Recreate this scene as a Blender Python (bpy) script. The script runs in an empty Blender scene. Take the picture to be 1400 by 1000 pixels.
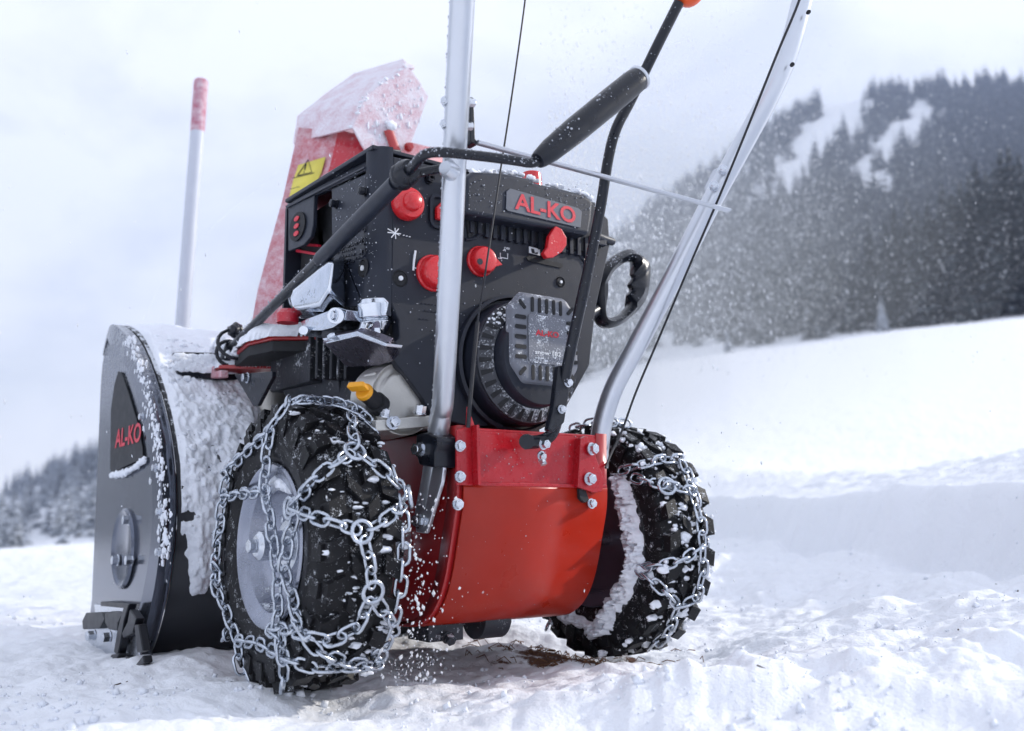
import bpy, bmesh, math, random
import numpy as np
from mathutils import Vector, Matrix

# ------------------------------------------------------------------ camera, world, sun, exposure
S = bpy.context.scene
COL = S.collection
rad = math.radians
CP = Vector((-0.72799, -1.09686, 0.19165))
YAW, PITCH, ROLL, FPX = rad(35.825), rad(8.892), rad(-0.288), 1343.65
_f = Vector((math.sin(YAW)*math.cos(PITCH), math.cos(YAW)*math.cos(PITCH), math.sin(PITCH)))
_r0 = Vector((math.cos(YAW), -math.sin(YAW), 0)); _u0 = _r0.cross(_f)
CR = _r0*math.cos(ROLL) + _u0*math.sin(ROLL)
CU = -_r0*math.sin(ROLL) + _u0*math.cos(ROLL)
CF = _f
cam = bpy.data.cameras.new('camera')
cam.sensor_width = 36.0
cam.lens = FPX*36.0/1400.0
cam.clip_start = 0.02
cam.clip_end = 3000.0
cam.dof.use_dof = True
cam.dof.focus_distance = 1.2
cam.dof.aperture_fstop = 5.0
camo = bpy.data.objects.new('camera', cam)
COL.objects.link(camo)
camo.matrix_world = Matrix(((CR.x, CU.x, -CF.x, CP.x), (CR.y, CU.y, -CF.y, CP.y), (CR.z, CU.z, -CF.z, CP.z), (0, 0, 0, 1)))
S.camera = camo

SUN_AZ = rad(107)      # clockwise from +y
SUN_EL = rad(25)
world = bpy.data.worlds.new('World')
S.world = world
world.use_nodes = True
wn = world.node_tree
wn.nodes.clear()
def wnode(t, **k):
    n = wn.nodes.new(t)
    for a, b in k.items(): setattr(n, a, b)
    return n
wl = wn.links.new
sky = wnode('ShaderNodeTexSky', sky_type='NISHITA', sun_disc=False, sun_elevation=SUN_EL, sun_rotation=SUN_AZ,
            air_density=1.0, dust_density=2.0, ozone_density=2.0, altitude=900)
skys = wnode('ShaderNodeVectorMath', operation='SCALE'); skys.inputs['Scale'].default_value = 1.0
wl(sky.outputs[0], skys.inputs[0])
wtc = wnode('ShaderNodeTexCoord')
wmp = wnode('ShaderNodeMapping'); wmp.inputs['Scale'].default_value = (1.6, 1.6, 3.2)
wl(wtc.outputs['Generated'], wmp.inputs[0])
wno = wnode('ShaderNodeTexNoise'); wno.inputs['Scale'].default_value = 1.7; wno.inputs['Detail'].default_value = 6; wno.inputs['Roughness'].default_value = .55
wno.inputs['Distortion'].default_value = .3
wl(wmp.outputs[0], wno.inputs['Vector'])
wrp = wnode('ShaderNodeValToRGB')
wrp.color_ramp.elements[0].position = .36; wrp.color_ramp.elements[0].color = (.70, .70, .70, 1)
wrp.color_ramp.elements[1].position = .56; wrp.color_ramp.elements[1].color = (.97, .97, .97, 1)
wl(wno.outputs['Fac'], wrp.inputs[0])
wmx = wnode('ShaderNodeMix', data_type='RGBA')
wl(wrp.outputs[0], wmx.inputs[0]); wl(skys.outputs[0], wmx.inputs[6])
wmx.inputs[7].default_value = (10.3, 10.75, 12.0, 1)          # thin bright cloud veil
wbg = wnode('ShaderNodeBackground'); wbg.inputs['Strength'].default_value = 0.105
wl(wmx.outputs[2], wbg.inputs['Color'])
wout = wnode('ShaderNodeOutputWorld'); wl(wbg.outputs[0], wout.inputs['Surface'])

sun = bpy.data.lights.new('sun', 'SUN')
sun.energy = 3.8; sun.angle = rad(1.0); sun.color = (1.0, .95, .88)
suno = bpy.data.objects.new('sun', sun); COL.objects.link(suno)
sd = Vector((math.sin(SUN_AZ)*math.cos(SUN_EL), math.cos(SUN_AZ)*math.cos(SUN_EL), math.sin(SUN_EL)))
suno.rotation_euler = sd.to_track_quat('Z', 'Y').to_euler()
suno.location = (3, -2, 4)

S.view_settings.view_transform = 'Standard'
S.view_settings.look = 'None'
S.view_settings.exposure = 0.16
S.view_settings.gamma = 1.0
S.render.engine = 'CYCLES'

# ------------------------------------------------------------------ helpers
RNG = random.Random(7)
NR = np.random.RandomState(11)

def P(px, py, ax, val):
    """point on the plane <ax>=val that the photograph shows at pixel (px,py) of 1400x1000"""
    d = CF + CR*((px-700)/FPX) - CU*((py-500)/FPX)
    i = 'xyz'.index(ax)
    return CP + d*((val-CP[i])/d[i])

def ray(px, py):
    d = CF + CR*((px-700)/FPX) - CU*((py-500)/FPX)
    return d.normalized()

def hash2(ix, iy, seed):
    n = (ix.astype(np.int64)*374761393 + iy.astype(np.int64)*668265263 + seed*1274126177) & 0x7fffffff
    n = ((n ^ (n >> 13))*1103515245) & 0x7fffffff
    n = (n ^ (n >> 16)) & 0xffff
    return n/65535.0
def vnoise(x, y, seed=0):
    ix = np.floor(x); iy = np.floor(y); fx = x-ix; fy = y-iy
    u = fx*fx*fx*(fx*(fx*6-15)+10); v = fy*fy*fy*(fy*(fy*6-15)+10)
    a = hash2(ix, iy, seed); b = hash2(ix+1, iy, seed); c = hash2(ix, iy+1, seed); d = hash2(ix+1, iy+1, seed)
    return (a*(1-u)+b*u)*(1-v)+(c*(1-u)+d*u)*v
def fbm(x, y, octs=4, seed=0, gain=.5):
    s = 0; a = 1; t = 0
    for o in range(octs):
        s = s + a*vnoise(x*(2**o)+o*17.3, y*(2**o)-o*9.1, seed+o); t += a; a *= gain
    return s/t
def sstep(a, b, x):    # also falls when b < a
    t = np.clip((x-a)/(b-a), 0, 1); return t*t*(3-2*t)

def link_mesh(name, me, mat, parent=None, smooth=None):
    o = bpy.data.objects.new(name, me); COL.objects.link(o)
    if mat: 
        me.materials.clear(); me.materials.append(mat)
    if parent: o.parent = parent
    if smooth is not None:
        me.polygons.foreach_set('use_smooth', [True]*len(me.polygons))
        me.set_sharp_from_angle(angle=rad(smooth))
    me.update()
    return o
def obj(name, bm, mat, parent=None, smooth=35, bevel=0, seg=2, solid=0, subsurf=0):
    if isinstance(bm, list):
        return [obj(name, m, mat, parent, smooth, bevel, seg, solid, subsurf) for m in bm][-1]
    me = bpy.data.meshes.new(name)
    bmesh.ops.recalc_face_normals(bm, faces=bm.faces[:])
    bm.to_mesh(me); bm.free()
    o = link_mesh(name, me, mat, parent, smooth)
    if solid:
        m = o.modifiers.new('solidify', 'SOLIDIFY'); m.thickness = solid; m.offset = 0
    if bevel:
        m = o.modifiers.new('bevel', 'BEVEL'); m.width = bevel; m.segments = seg; m.limit_method = 'ANGLE'; m.angle_limit = rad(30)
        m.harden_normals = True
    if subsurf:
        m = o.modifiers.new('subsurf', 'SUBSURF'); m.levels = subsurf; m.render_levels = subsurf
    return o
def raw(name, verts, faces, mat, parent=None, smooth=None):
    me = bpy.data.meshes.new(name)
    me.from_pydata([tuple(v) for v in verts], [], faces)
    return link_mesh(name, me, mat, parent, smooth)
def np_mesh(name, V, F, mat, smooth=None, parent=None):
    """V (n,3), F (m,k) all faces with k corners"""
    me = bpy.data.meshes.new(name)
    k = F.shape[1]
    me.vertices.add(len(V)); me.vertices.foreach_set('co', V.astype(np.float32).ravel())
    me.loops.add(F.size); me.loops.foreach_set('vertex_index', F.astype(np.int32).ravel())
    me.polygons.add(len(F)); me.polygons.foreach_set('loop_start', np.arange(0, F.size, k, dtype=np.int32))
    me.polygons.foreach_set('loop_total', np.full(len(F), k, dtype=np.int32))
    me.update(calc_edges=True); me.validate()
    return link_mesh(name, me, mat, parent, smooth)

def box(bm, c, s, rot=None):
    m = Matrix.Translation(Vector(c)) @ (rot.to_4x4() if rot is not None else Matrix()) @ Matrix.Diagonal((s[0], s[1], s[2], 1))
    bmesh.ops.create_cube(bm, size=1, matrix=m)
def frame(n, up=(0, 0, 1)):
    n = Vector(n).normalized(); up = Vector(up)
    if abs(n.dot(up)) > .97: up = Vector((0, 1, 0))
    x = up.cross(n).normalized(); y = n.cross(x)
    return Matrix((x, y, n)).transposed()      # columns x,y,n
def cyl(bm, a, b, r, r2=None, seg=24):
    a = Vector(a); b = Vector(b); d = b-a
    m = Matrix.Translation((a+b)/2) @ frame(d).to_4x4()
    bmesh.ops.create_cone(bm, cap_ends=True, segments=seg, radius1=r, radius2=r if r2 is None else r2, depth=d.length, matrix=m)
def smooth_path(pts, n=6):
    pts = [Vector(p) for p in pts]
    if len(pts) < 3: return pts
    out = []
    for i in range(len(pts)-1):
        p0 = pts[max(i-1, 0)]; p1 = pts[i]; p2 = pts[i+1]; p3 = pts[min(i+2, len(pts)-1)]
        for k in range(n):
            t = k/n
            out.append(.5*((2*p1)+(p2-p0)*t+(2*p0-5*p1+4*p2-p3)*t*t+(3*p1-p0-3*p2+p3)*t**3))
    out.append(pts[-1]); return out
def tube(bm, pts, r, seg=14, rs=None, flat=1.0, flatdir=None):
    pts = [Vector(p) for p in pts]; n = len(pts)
    if rs is None: rs = [r]*n
    prev = None; rings = []
    for i, p in enumerate(pts):
        t = (pts[min(i+1, n-1)]-pts[max(i-1, 0)]).normalized()
        if prev is None:
            ref = Vector(flatdir) if flatdir else (Vector((0, 0, 1)) if abs(t.z) < .9 else Vector((1, 0, 0)))
        else: ref = prev
        x = (ref - t*ref.dot(t)).normalized(); prev = x; y = t.cross(x)
        rings.append([bm.verts.new(p + x*math.cos(2*math.pi*k/seg)*rs[i]*flat + y*math.sin(2*math.pi*k/seg)*rs[i]) for k in range(seg)])
    for i in range(n-1):
        for k in range(seg):
            bm.faces.new((rings[i][k], rings[i][(k+1) % seg], rings[i+1][(k+1) % seg], rings[i+1][k]))
    bm.faces.new(rings[0][::-1]); bm.faces.new(rings[-1])
def lathe(bm, prof, c, axis=(1, 0, 0), seg=48, closed=False):
    """prof: list of (radius, height along axis)"""
    M = frame(axis); c = Vector(c)
    rings = []
    for r, h in prof:
        if r < 1e-6: rings.append([bm.verts.new(c + M @ Vector((0, 0, h)))])
        else: rings.append([bm.verts.new(c + M @ Vector((r*math.cos(2*math.pi*k/seg), r*math.sin(2*math.pi*k/seg), h))) for k in range(seg)])
    pr = list(zip(rings[:-1], rings[1:]))
    if closed: pr.append((rings[-1], rings[0]))
    for A, B in pr:
        for k in range(seg):
            k2 = (k+1) % seg
            if len(A) == 1 and len(B) == 1: continue
            if len(A) == 1: bm.faces.new((A[0], B[k2], B[k]))
            elif len(B) == 1: bm.faces.new((A[k], A[k2], B[0]))
            else: bm.faces.new((A[k], A[k2], B[k2], B[k]))
def prism(bm, poly, d):
    """poly: 3D polygon, extruded by vector d"""
    a = [bm.verts.new(Vector(p)) for p in poly]; b = [bm.verts.new(Vector(p)+Vector(d)) for p in poly]
    n = len(a)
    bm.faces.new(a); bm.faces.new(b[::-1])
    for i in range(n): bm.faces.new((a[i], b[i], b[(i+1) % n], a[(i+1) % n]))
def rrect(w, h, r, n=4):
    out = []
    for cx, cy, a0 in ((w/2-r, h/2-r, 0), (-w/2+r, h/2-r, 90), (-w/2+r, -h/2+r, 180), (w/2-r, -h/2+r, 270)):
        for k in range(n+1):
            a = rad(a0+90*k/n); out.append((cx+r*math.cos(a), cy+r*math.sin(a)))
    return out
def bolt(bm, c, n, r=.006, h=.005, washer=True, rot=0.3):
    if isinstance(bm, list):      # every bolt its own mesh
        m = bmesh.new(); bolt(m, c, n, r*.88, h, washer, RNG.random()); bm.append(m); return
    c = Vector(c); n = Vector(n).normalized(); M = frame(n)
    if washer: cyl(bm, c, c+n*.0015, r*1.22, seg=20)
    pts = [c + n*.0012 + M @ Vector((r*math.cos(rot+k*math.pi/3), r*math.sin(rot+k*math.pi/3), 0)) for k in range(6)]
    prism(bm, pts, n*h)
    cyl(bm, c+n*(h+.0008), c+n*(h+.002), r*.72, r*.55, seg=12)
def lump(bm, c, s, seed, amp=.25, sub=3, rot=None):
    m = Matrix.Translation(Vector(c)) @ (rot.to_4x4() if rot is not None else Matrix()) @ Matrix.Diagonal((s[0], s[1], s[2], 1))
    r = bmesh.ops.create_icosphere(bm, subdivisions=sub, radius=1)
    rr = random.Random(seed); ph = [rr.uniform(0, 6.28) for _ in range(9)]
    for v in r['verts']:
        p = v.co
        k = 1+amp*(math.sin(3*p.x+ph[0])*math.sin(3.3*p.y+ph[1])+.6*math.sin(6*p.z+ph[2])*math.sin(5.5*p.x+ph[3])+.35*math.sin(11*p.y+ph[4])*math.sin(12*p.z+ph[5]))
        v.co = m @ (p*k)
def text(name, s, size, origin, xdir, ydir, mat, parent, extrude=.0006, bold=.0, width=None):
    cu = bpy.data.curves.new(name, 'FONT'); cu.body = s; cu.size = 1; cu.extrude = 0.0; cu.offset = bold; cu.resolution_u = 3
    t = bpy.data.objects.new(name, cu); COL.objects.link(t)
    dg = bpy.context.evaluated_depsgraph_get(); dg.update()
    me = bpy.data.meshes.new_from_object(t.evaluated_get(dg))
    bpy.data.objects.remove(t); bpy.data.curves.remove(cu)
    xs = [v.co.x for v in me.vertices]; ys = [v.co.y for v in me.vertices]
    w = max(xs)-min(xs); h = max(ys)-min(ys)
    x = Vector(xdir).normalized(); y = Vector(ydir).normalized(); n = x.cross(y)
    sx = (width/w) if width else size/h
    for v in me.vertices:
        v.co = Vector(origin) + x*((v.co.x-min(xs))*sx) + y*((v.co.y-min(ys))*size/h)
    bm = bmesh.new(); bm.from_mesh(me)
    g = bmesh.ops.extrude_face_region(bm, geom=bm.faces[:])
    for e in g['geom']:
        if isinstance(e, bmesh.types.BMVert): e.co += n*extrude
    o = obj(name, bm, mat, parent, smooth=30)
    bpy.data.meshes.remove(me)
    return o
def snow_cap(name, poly, t, parent, edge=.014, step=.003, over=.004, seed=1):
    """a layer of snow lying on a level polygon (3D points of equal z)"""
    px = np.array([p.x for p in poly]); py = np.array([p.y for p in poly]); z = poly[0].z
    xs = np.arange(px.min()-.01, px.max()+.01, step); ys = np.arange(py.min()-.01, py.max()+.01, step)
    X, Y = np.meshgrid(xs, ys); D = np.full(X.shape, 9.); ins = np.zeros(X.shape, bool); n = len(poly)
    for i in range(n):
        x0, y0, x1, y1 = px[i], py[i], px[(i+1) % n], py[(i+1) % n]; L2 = (x1-x0)**2+(y1-y0)**2+1e-12
        u = np.clip(((X-x0)*(x1-x0)+(Y-y0)*(y1-y0))/L2, 0, 1); D = np.minimum(D, np.hypot(X-x0-u*(x1-x0), Y-y0-u*(y1-y0)))
        cr = ((y0 > Y) != (y1 > Y)) & (X < (x1-x0)*(Y-y0)/(y1-y0+1e-12)+x0); ins ^= cr
    D = np.where(ins, D, -D)+over+.004*(fbm(X*60, Y*60, 3, seed)-.5)*2
    h = t*np.sqrt(np.clip(D/edge, 0, 1))*(.65+.7*fbm(X*30, Y*30, 4, seed+3))-.004*(D < .0005)
    keep = D > -step*1.5; V = np.stack([X, Y, z+h], -1).reshape(-1, 3); nx = len(xs); F = []
    for i in range(len(ys)-1):
        for j in range(nx-1):
            if keep[i, j] and keep[i+1, j] and keep[i, j+1] and keep[i+1, j+1]: q = i*nx+j; F.append((q, q+1, q+nx+1, q+nx))
    return tag(np_mesh(name, V, np.array(F), m_shellsnow, smooth=80, parent=parent), kind='stuff')
def empty(name, loc=(0, 0, 0)):
    o = bpy.data.objects.new(name, None); COL.objects.link(o); o.location = loc; o.empty_display_size = .1; return o
def tag(o, label=None, cat=None, group=None, kind=None):
    if label: o['label'] = label
    if cat: o['category'] = cat
    if group: o['group'] = group
    if kind: o['kind'] = kind
    return o

# ------------------------------------------------------------------ materials
SNOWC = (.80, .84, .90, 1)
def mat(name, col, rough=.5, metal=0, coat=0, spec=.5, var=.15, vscale=40, snow=None, drops=0, bump=0, bscale=300, rvar=.12):
    """snow: dict(thr, scale, up, soft, zlo, zhi, zamt, fine)"""
    m = bpy.data.materials.new(name); m.use_nodes = True
    nt = m.node_tree; L = nt.links.new
    b = nt.nodes['Principled BSDF']
    def N(t, **k):
        n = nt.nodes.new(t)
        for a, v in k.items(): setattr(n, a, v)
        return n
    def math_(op, a, c=None, clamp=False):
        n = N('ShaderNodeMath', operation=op, use_clamp=clamp)
        for i, v in enumerate((a, c)):
            if v is None: continue
            if isinstance(v, (int, float)): n.inputs[i].default_value = v
            else: L(v, n.inputs[i])
        return n.outputs[0]
    tc = N('ShaderNodeTexCoord').outputs['Object']
    def noise(scale, detail=4, rgh=.6):
        n = N('ShaderNodeTexNoise'); n.inputs['Scale'].default_value = scale; n.inputs['Detail'].default_value = detail; n.inputs['Roughness'].default_value = rgh
        L(tc, n.inputs['Vector']); return n.outputs['Fac']
    nv = noise(vscale)
    mx = N('ShaderNodeMix', data_type='RGBA'); L(nv, mx.inputs[0])
    mx.inputs[6].default_value = tuple(c*(1-var) for c in col)+(1,)
    mx.inputs[7].default_value = tuple(min(1, c*(1+var)) for c in col)+(1,)
    colout = mx.outputs[2]
    rn = math_('ADD', math_('MULTIPLY', math_('SUBTRACT', noise(vscale*1.7), .5), rvar*2), rough, True)
    b.inputs['Metallic'].default_value = metal
    b.inputs['Coat Weight'].default_value = coat; b.inputs['Coat Roughness'].default_value = .15
    b.inputs['Specular IOR Level'].default_value = spec
    hgt = None
    if bump: hgt = math_('MULTIPLY', noise(bscale, 3), bump)
    if drops:
        vo = N('ShaderNodeTexVoronoi', feature='F1'); vo.inputs['Scale'].default_value = 260; L(tc, vo.inputs['Vector'])
        dn = noise(35, 2)
        rr = math_('MULTIPLY', math_('SUBTRACT', dn, .42), .9)
        d = math_('MULTIPLY', math_('SUBTRACT', rr, vo.outputs['Distance']), 3.0, True)
        d = math_('MULTIPLY', d, drops)
        hgt = d if hgt is None else math_('ADD', hgt, d)
    if snow:
        s = dict(thr=.6, scale=30, up=.25, soft=.12, zlo=0, zhi=1, zamt=0, fine=.3); s.update(snow)
        v = math_('ADD', noise(s['scale'], 5, .62), math_('MULTIPLY', math_('SUBTRACT', noise(s['scale']*9, 3, .6), .5), s['fine']))
        g = N('ShaderNodeNewGeometry'); sp = N('ShaderNodeSeparateXYZ'); L(g.outputs['Normal'], sp.inputs[0])
        v = math_('ADD', v, math_('MULTIPLY', sp.outputs['Z'], s['up']))
        if s['zamt']:
            sp2 = N('ShaderNodeSeparateXYZ'); L(tc, sp2.inputs[0])
            mr = N('ShaderNodeMapRange'); L(sp2.outputs['Z'], mr.inputs[0]); mr.inputs[1].default_value = s['zlo']; mr.inputs[2].default_value = s['zhi']
            v = math_('ADD', v, math_('MULTIPLY', mr.outputs[0], s['zamt']))
        mr = N('ShaderNodeMapRange', interpolation_type='SMOOTHSTEP'); L(v, mr.inputs[0])
        mr.inputs[1].default_value = s['thr']; mr.inputs[2].default_value = s['thr']+s['soft']
        mask = mr.outputs[0]
        if 'max' in s: mask = math_('MULTIPLY', mask, s['max'])
        mm = N('ShaderNodeMix', data_type='RGBA'); L(mask, mm.inputs[0]); L(colout, mm.inputs[6]); mm.inputs[7].default_value = SNOWC
        colout = mm.outputs[2]
        rn = math_('ADD', math_('MULTIPLY', rn, math_('SUBTRACT', 1, mask)), math_('MULTIPLY', mask, .85), True)
        if metal: L(math_('MULTIPLY', math_('SUBTRACT', 1, mask), metal), b.inputs['Metallic'])
        if coat: L(math_('MULTIPLY', math_('SUBTRACT', 1, mask), coat), b.inputs['Coat Weight'])
        h2 = math_('MULTIPLY', mask, math_('ADD', .6, math_('MULTIPLY', noise(700, 2), .8)))
        hgt = h2 if hgt is None else math_('ADD', hgt, h2)
    L(colout, b.inputs['Base Color']); L(rn, b.inputs['Roughness'])
    if hgt is not None:
        bp = N('ShaderNodeBump'); bp.inputs['Distance'].default_value = .0012; bp.inputs['Strength'].default_value = .7
        L(hgt, bp.inputs['Height']); L(bp.outputs[0], b.inputs['Normal'])
    return m

m_black = mat('black_plastic', (.013, .016, .026), .40, spec=.34, drops=1.0, bump=.15, bscale=900, snow=dict(thr=.84, scale=150, up=.10, fine=.6, soft=.05))
m_black_top = mat('black_plastic_frosted', (.014, .018, .030), .42, spec=.38, drops=1.0, bump=.2, bscale=900, snow=dict(thr=.84, scale=150, up=.26, fine=.7, soft=.07))
m_blacksteel = mat('black_steel', (.007, .009, .015), .30, spec=.4, bump=.1, bscale=500, snow=dict(thr=.80, scale=130, up=.20, fine=.8, soft=.08))
m_void = mat('black_and_slot_shade', (.008, .009, .012), .7)  # black parts, plus shade painted in for slots and vents not cut open
m_housing = mat('housing_side_black', (.135, .15, .19), .15, metal=.8, spec=.6, rvar=.08, var=.2, vscale=9, bump=.12, bscale=14, snow=dict(thr=.95, scale=150, up=.2, fine=1.3, soft=.32, zlo=.24, zhi=.50, zamt=.55, max=.58))
m_shell = mat('housing_shell_black', (.012, .013, .018), .45, snow=dict(thr=1.05, scale=60, up=.3, fine=.7, soft=.1, zlo=.12, zhi=.4, zamt=.45))
m_shellsnow = mat('packed_snow', (.82, .85, .91), .85, var=.05, bump=2.2, bscale=230)
m_red = mat('red_paint', (.38, .008, .015), .28, coat=.3, spec=.4, var=.15, drops=1.0, rvar=.2, snow=dict(thr=.88, scale=170, up=.2, fine=.9, soft=.06))
m_redcover = mat('orange_red_paint', (.36, .016, .0045), .34, coat=.12, spec=.32, var=.2, drops=.8, vscale=11, rvar=.22, snow=dict(thr=.90, scale=190, up=.1, fine=.9, soft=.05))
m_guardrefl = mat('guard_reflection_steel', (.16, .14, .18), .28, metal=.9, bump=.3, bscale=120)  # reflection of red paint and dark tyre put into the base colour
m_redside = mat('red_paint_side', (.36, .012, .014), .35, coat=.4, var=.12, snow=dict(thr=.86, scale=60, up=.12, fine=.8, soft=.08))
m_redfrost = mat('frosted_red_paint', (.42, .012, .035), .4, coat=.2, var=.1, snow=dict(thr=.10, scale=60, up=.10, fine=1.0, soft=1.15, max=.80, zlo=.85, zhi=.5, zamt=.15))
m_redcorner = mat('lightly_frosted_red_paint', (.46, .014, .030), .35, coat=.3, var=.1, snow=dict(thr=.62, scale=150, up=.10, fine=.9, soft=.30, max=.8))
m_hoodfrost = mat('frosted_red_hood', (.40, .015, .06), .4, coat=.2, var=.1, snow=dict(thr=-.27, scale=32, up=.16, fine=.8, soft=1.15, max=.88))
m_knob = mat('red_plastic', (.60, .014, .020), .28, coat=.4, var=.06, drops=.5, snow=dict(thr=.86, scale=110, up=.17, fine=.5, soft=.05))
m_orange = mat('orange_plastic', (.80, .10, .02), .35)
m_yellow = mat('yellow_plastic', (.75, .33, .01), .4)
m_alu = mat('handle_aluminium', (.60, .63, .68), .30, metal=.8, var=.06, rvar=.05, vscale=30, snow=dict(thr=.80, scale=120, up=.18, fine=1.0, soft=.12, max=.8))
m_steel = mat('zinc_steel', (.62, .65, .70), .24, metal=.95, snow=dict(thr=.84, scale=90, up=.2, fine=.5, soft=.08))
m_chain = mat('chain_steel', (.50, .54, .60), .24, metal=.95, var=.5, vscale=90, snow=dict(thr=.74, scale=70, up=.15, fine=.6, soft=.08))
m_chrome = mat('polished_heat_shield', (.66, .70, .76), .14, metal=1.0, bump=.5, bscale=90, snow=dict(thr=.93, scale=60, up=.2, fine=.6, soft=.08))
m_cast = mat('cast_aluminium', (.52, .51, .48), .38, metal=.7, bump=.3, bscale=400, snow=dict(thr=.86, scale=40, up=.22, fine=.6, soft=.1))
m_darkcast = mat('dark_engine_metal', (.03, .033, .042), .45, metal=.3, bump=.5, bscale=160, snow=dict(thr=.60, scale=26, up=.16, fine=.9, soft=.20, max=.75))
m_tyre = mat('tyre_rubber', (.0065, .0065, .008), .5, spec=.22, var=.3, bump=.25, bscale=250, snow=dict(thr=.685, scale=110, up=.05, fine=1.0, soft=.06))
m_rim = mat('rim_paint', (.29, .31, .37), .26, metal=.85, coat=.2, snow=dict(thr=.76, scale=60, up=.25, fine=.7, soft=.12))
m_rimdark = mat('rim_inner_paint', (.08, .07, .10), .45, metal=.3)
m_letter = mat('red_lettering', (.62, .030, .050), .5, snow=dict(thr=.70, scale=160, up=.1, fine=.8, soft=.1))
m_letter2 = mat('red_lettering_side', (.62, .02, .05), .45)
m_white = mat('white_print', (.75, .77, .80), .6)
m_greyplate = mat('grey_emblem_plate', (.11, .12, .145), .45, drops=.6, snow=dict(thr=.78, scale=120, up=.1, fine=.8, soft=.1))
m_greygrille = mat('grey_grille_plastic', (.15, .16, .19), .5, snow=dict(thr=.58, scale=30, up=.12, fine=.9, soft=.22))
m_skirt = mat('starter_skirt_plastic', (.035, .038, .048), .45, snow=dict(thr=.42, scale=34, up=.12, fine=.9, soft=.25, max=.75, zlo=.32, zhi=.42, zamt=-.22))
m_frostlabel = mat('frosted_label', (.16, .17, .20), .6, snow=dict(thr=.50, scale=55, up=.0, fine=.9, soft=.2))
m_yl = mat('yellow_sticker', (.72, .62, .10), .5, snow=dict(thr=.62, scale=120, up=.0, fine=.8, soft=.4, max=.5))
m_ink = mat('black_print', (.03, .03, .035), .6)
m_cable = mat('black_cable', (.012, .013, .018), .5)
m_pole_w = mat('white_pole_paint', (.52, .55, .62), .5, var=.08, snow=dict(thr=.75, scale=30, up=.1))
m_pole_r = mat('frosted_red_pole', (.36, .02, .08), .5, snow=dict(thr=.06, scale=70, up=0, fine=.9, soft=1.0, max=.8))
m_skid = mat('black_skid_steel', (.007, .008, .012), .38, spec=.35, snow=dict(thr=.93, scale=60, up=.2, fine=.5))
m_trunk = mat('bark', (.045, .035, .03), .9)
m_bits = mat('plant_bits', (.055, .035, .022), .9)
m_straw = mat('dry_grass', (.16, .075, .035), .85)

def snow_material(name, big, fine, col=(.86, .88, .92), brown=None):
    m = bpy.data.materials.new(name); m.use_nodes = True
    nt = m.node_tree; L = nt.links.new; b = nt.nodes['Principled BSDF']
    b.inputs['Roughness'].default_value = .75; b.inputs['Specular IOR Level'].default_value = .25
    tc = nt.nodes.new('ShaderNodeTexCoord')
    def noise(s, d=4, r=.6):
        n = nt.nodes.new('ShaderNodeTexNoise'); n.inputs['Scale'].default_value = s; n.inputs['Detail'].default_value = d; n.inputs['Roughness'].default_value = r
        L(tc.outputs['Object'], n.inputs['Vector']); return n.outputs['Fac']
    mx = nt.nodes.new('ShaderNodeMix'); mx.data_type = 'RGBA'; L(noise(4, 3), mx.inputs[0])
    mx.inputs[6].default_value = tuple(c*.965 for c in col)+(1,); mx.inputs[7].default_value = tuple(col)+(1,)
    out = mx.outputs[2]
    if brown:
        (bx, by, rx, ry, ang) = brown
        mp = nt.nodes.new('ShaderNodeMapping'); mp.vector_type = 'TEXTURE'
        mp.inputs['Location'].default_value = (bx, by, 0); mp.inputs['Rotation'].default_value = (0, 0, ang); mp.inputs['Scale'].default_value = (rx, ry, 1)
        L(tc.outputs['Object'], mp.inputs[0])
        ln = nt.nodes.new('ShaderNodeVectorMath'); ln.operation = 'LENGTH'; L(mp.outputs[0], ln.inputs[0])
        a = nt.nodes.new('ShaderNodeMath'); a.operation = 'SUBTRACT'; L(noise(28, 5, .7), a.inputs[0])
        s2 = nt.nodes.new('ShaderNodeMath'); s2.operation = 'MULTIPLY'; L(ln.outputs['Value'], s2.inputs[0]); s2.inputs[1].default_value = .42
        L(s2.outputs[0], a.inputs[1])
        mr = nt.nodes.new('ShaderNodeMapRange'); L(a.outputs[0], mr.inputs[0]); mr.inputs[1].default_value = .23; mr.inputs[2].default_value = .33
        m2 = nt.nodes.new('ShaderNodeMix'); m2.data_type = 'RGBA'; L(mr.outputs[0], m2.inputs[0]); L(out, m2.inputs[6]); m2.inputs[7].default_value = (.12, .055, .035, 1)
        out = m2.outputs[2]
    L(out, b.inputs['Base Color'])
    s = nt.nodes.new('ShaderNodeMath'); s.operation = 'ADD'
    k1 = nt.nodes.new('ShaderNodeMath'); k1.operation = 'MULTIPLY'; L(noise(big, 6, .6), k1.inputs[0]); k1.inputs[1].default_value = 1
    k2 = nt.nodes.new('ShaderNodeMath'); k2.operation = 'MULTIPLY'; L(noise(fine, 3, .7), k2.inputs[0]); k2.inputs[1].default_value = .25
    L(k1.outputs[0], s.inputs[0]); L(k2.outputs[0], s.inputs[1])
    bp = nt.nodes.new('ShaderNodeBump'); bp.inputs['Strength'].default_value = .55; bp.inputs['Distance'].default_value = .012
    L(s.outputs[0], bp.inputs['Height']); L(bp.outputs[0], b.inputs['Normal'])
    return m
_bp = P(780, 895, 'z', .0)
m_snow = snow_material('snow', 26, 260, brown=(_bp.x, _bp.y, .17, .11, rad(-40)))
m_hillsnow = snow_material('hill_snow', .05, .5)

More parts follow.
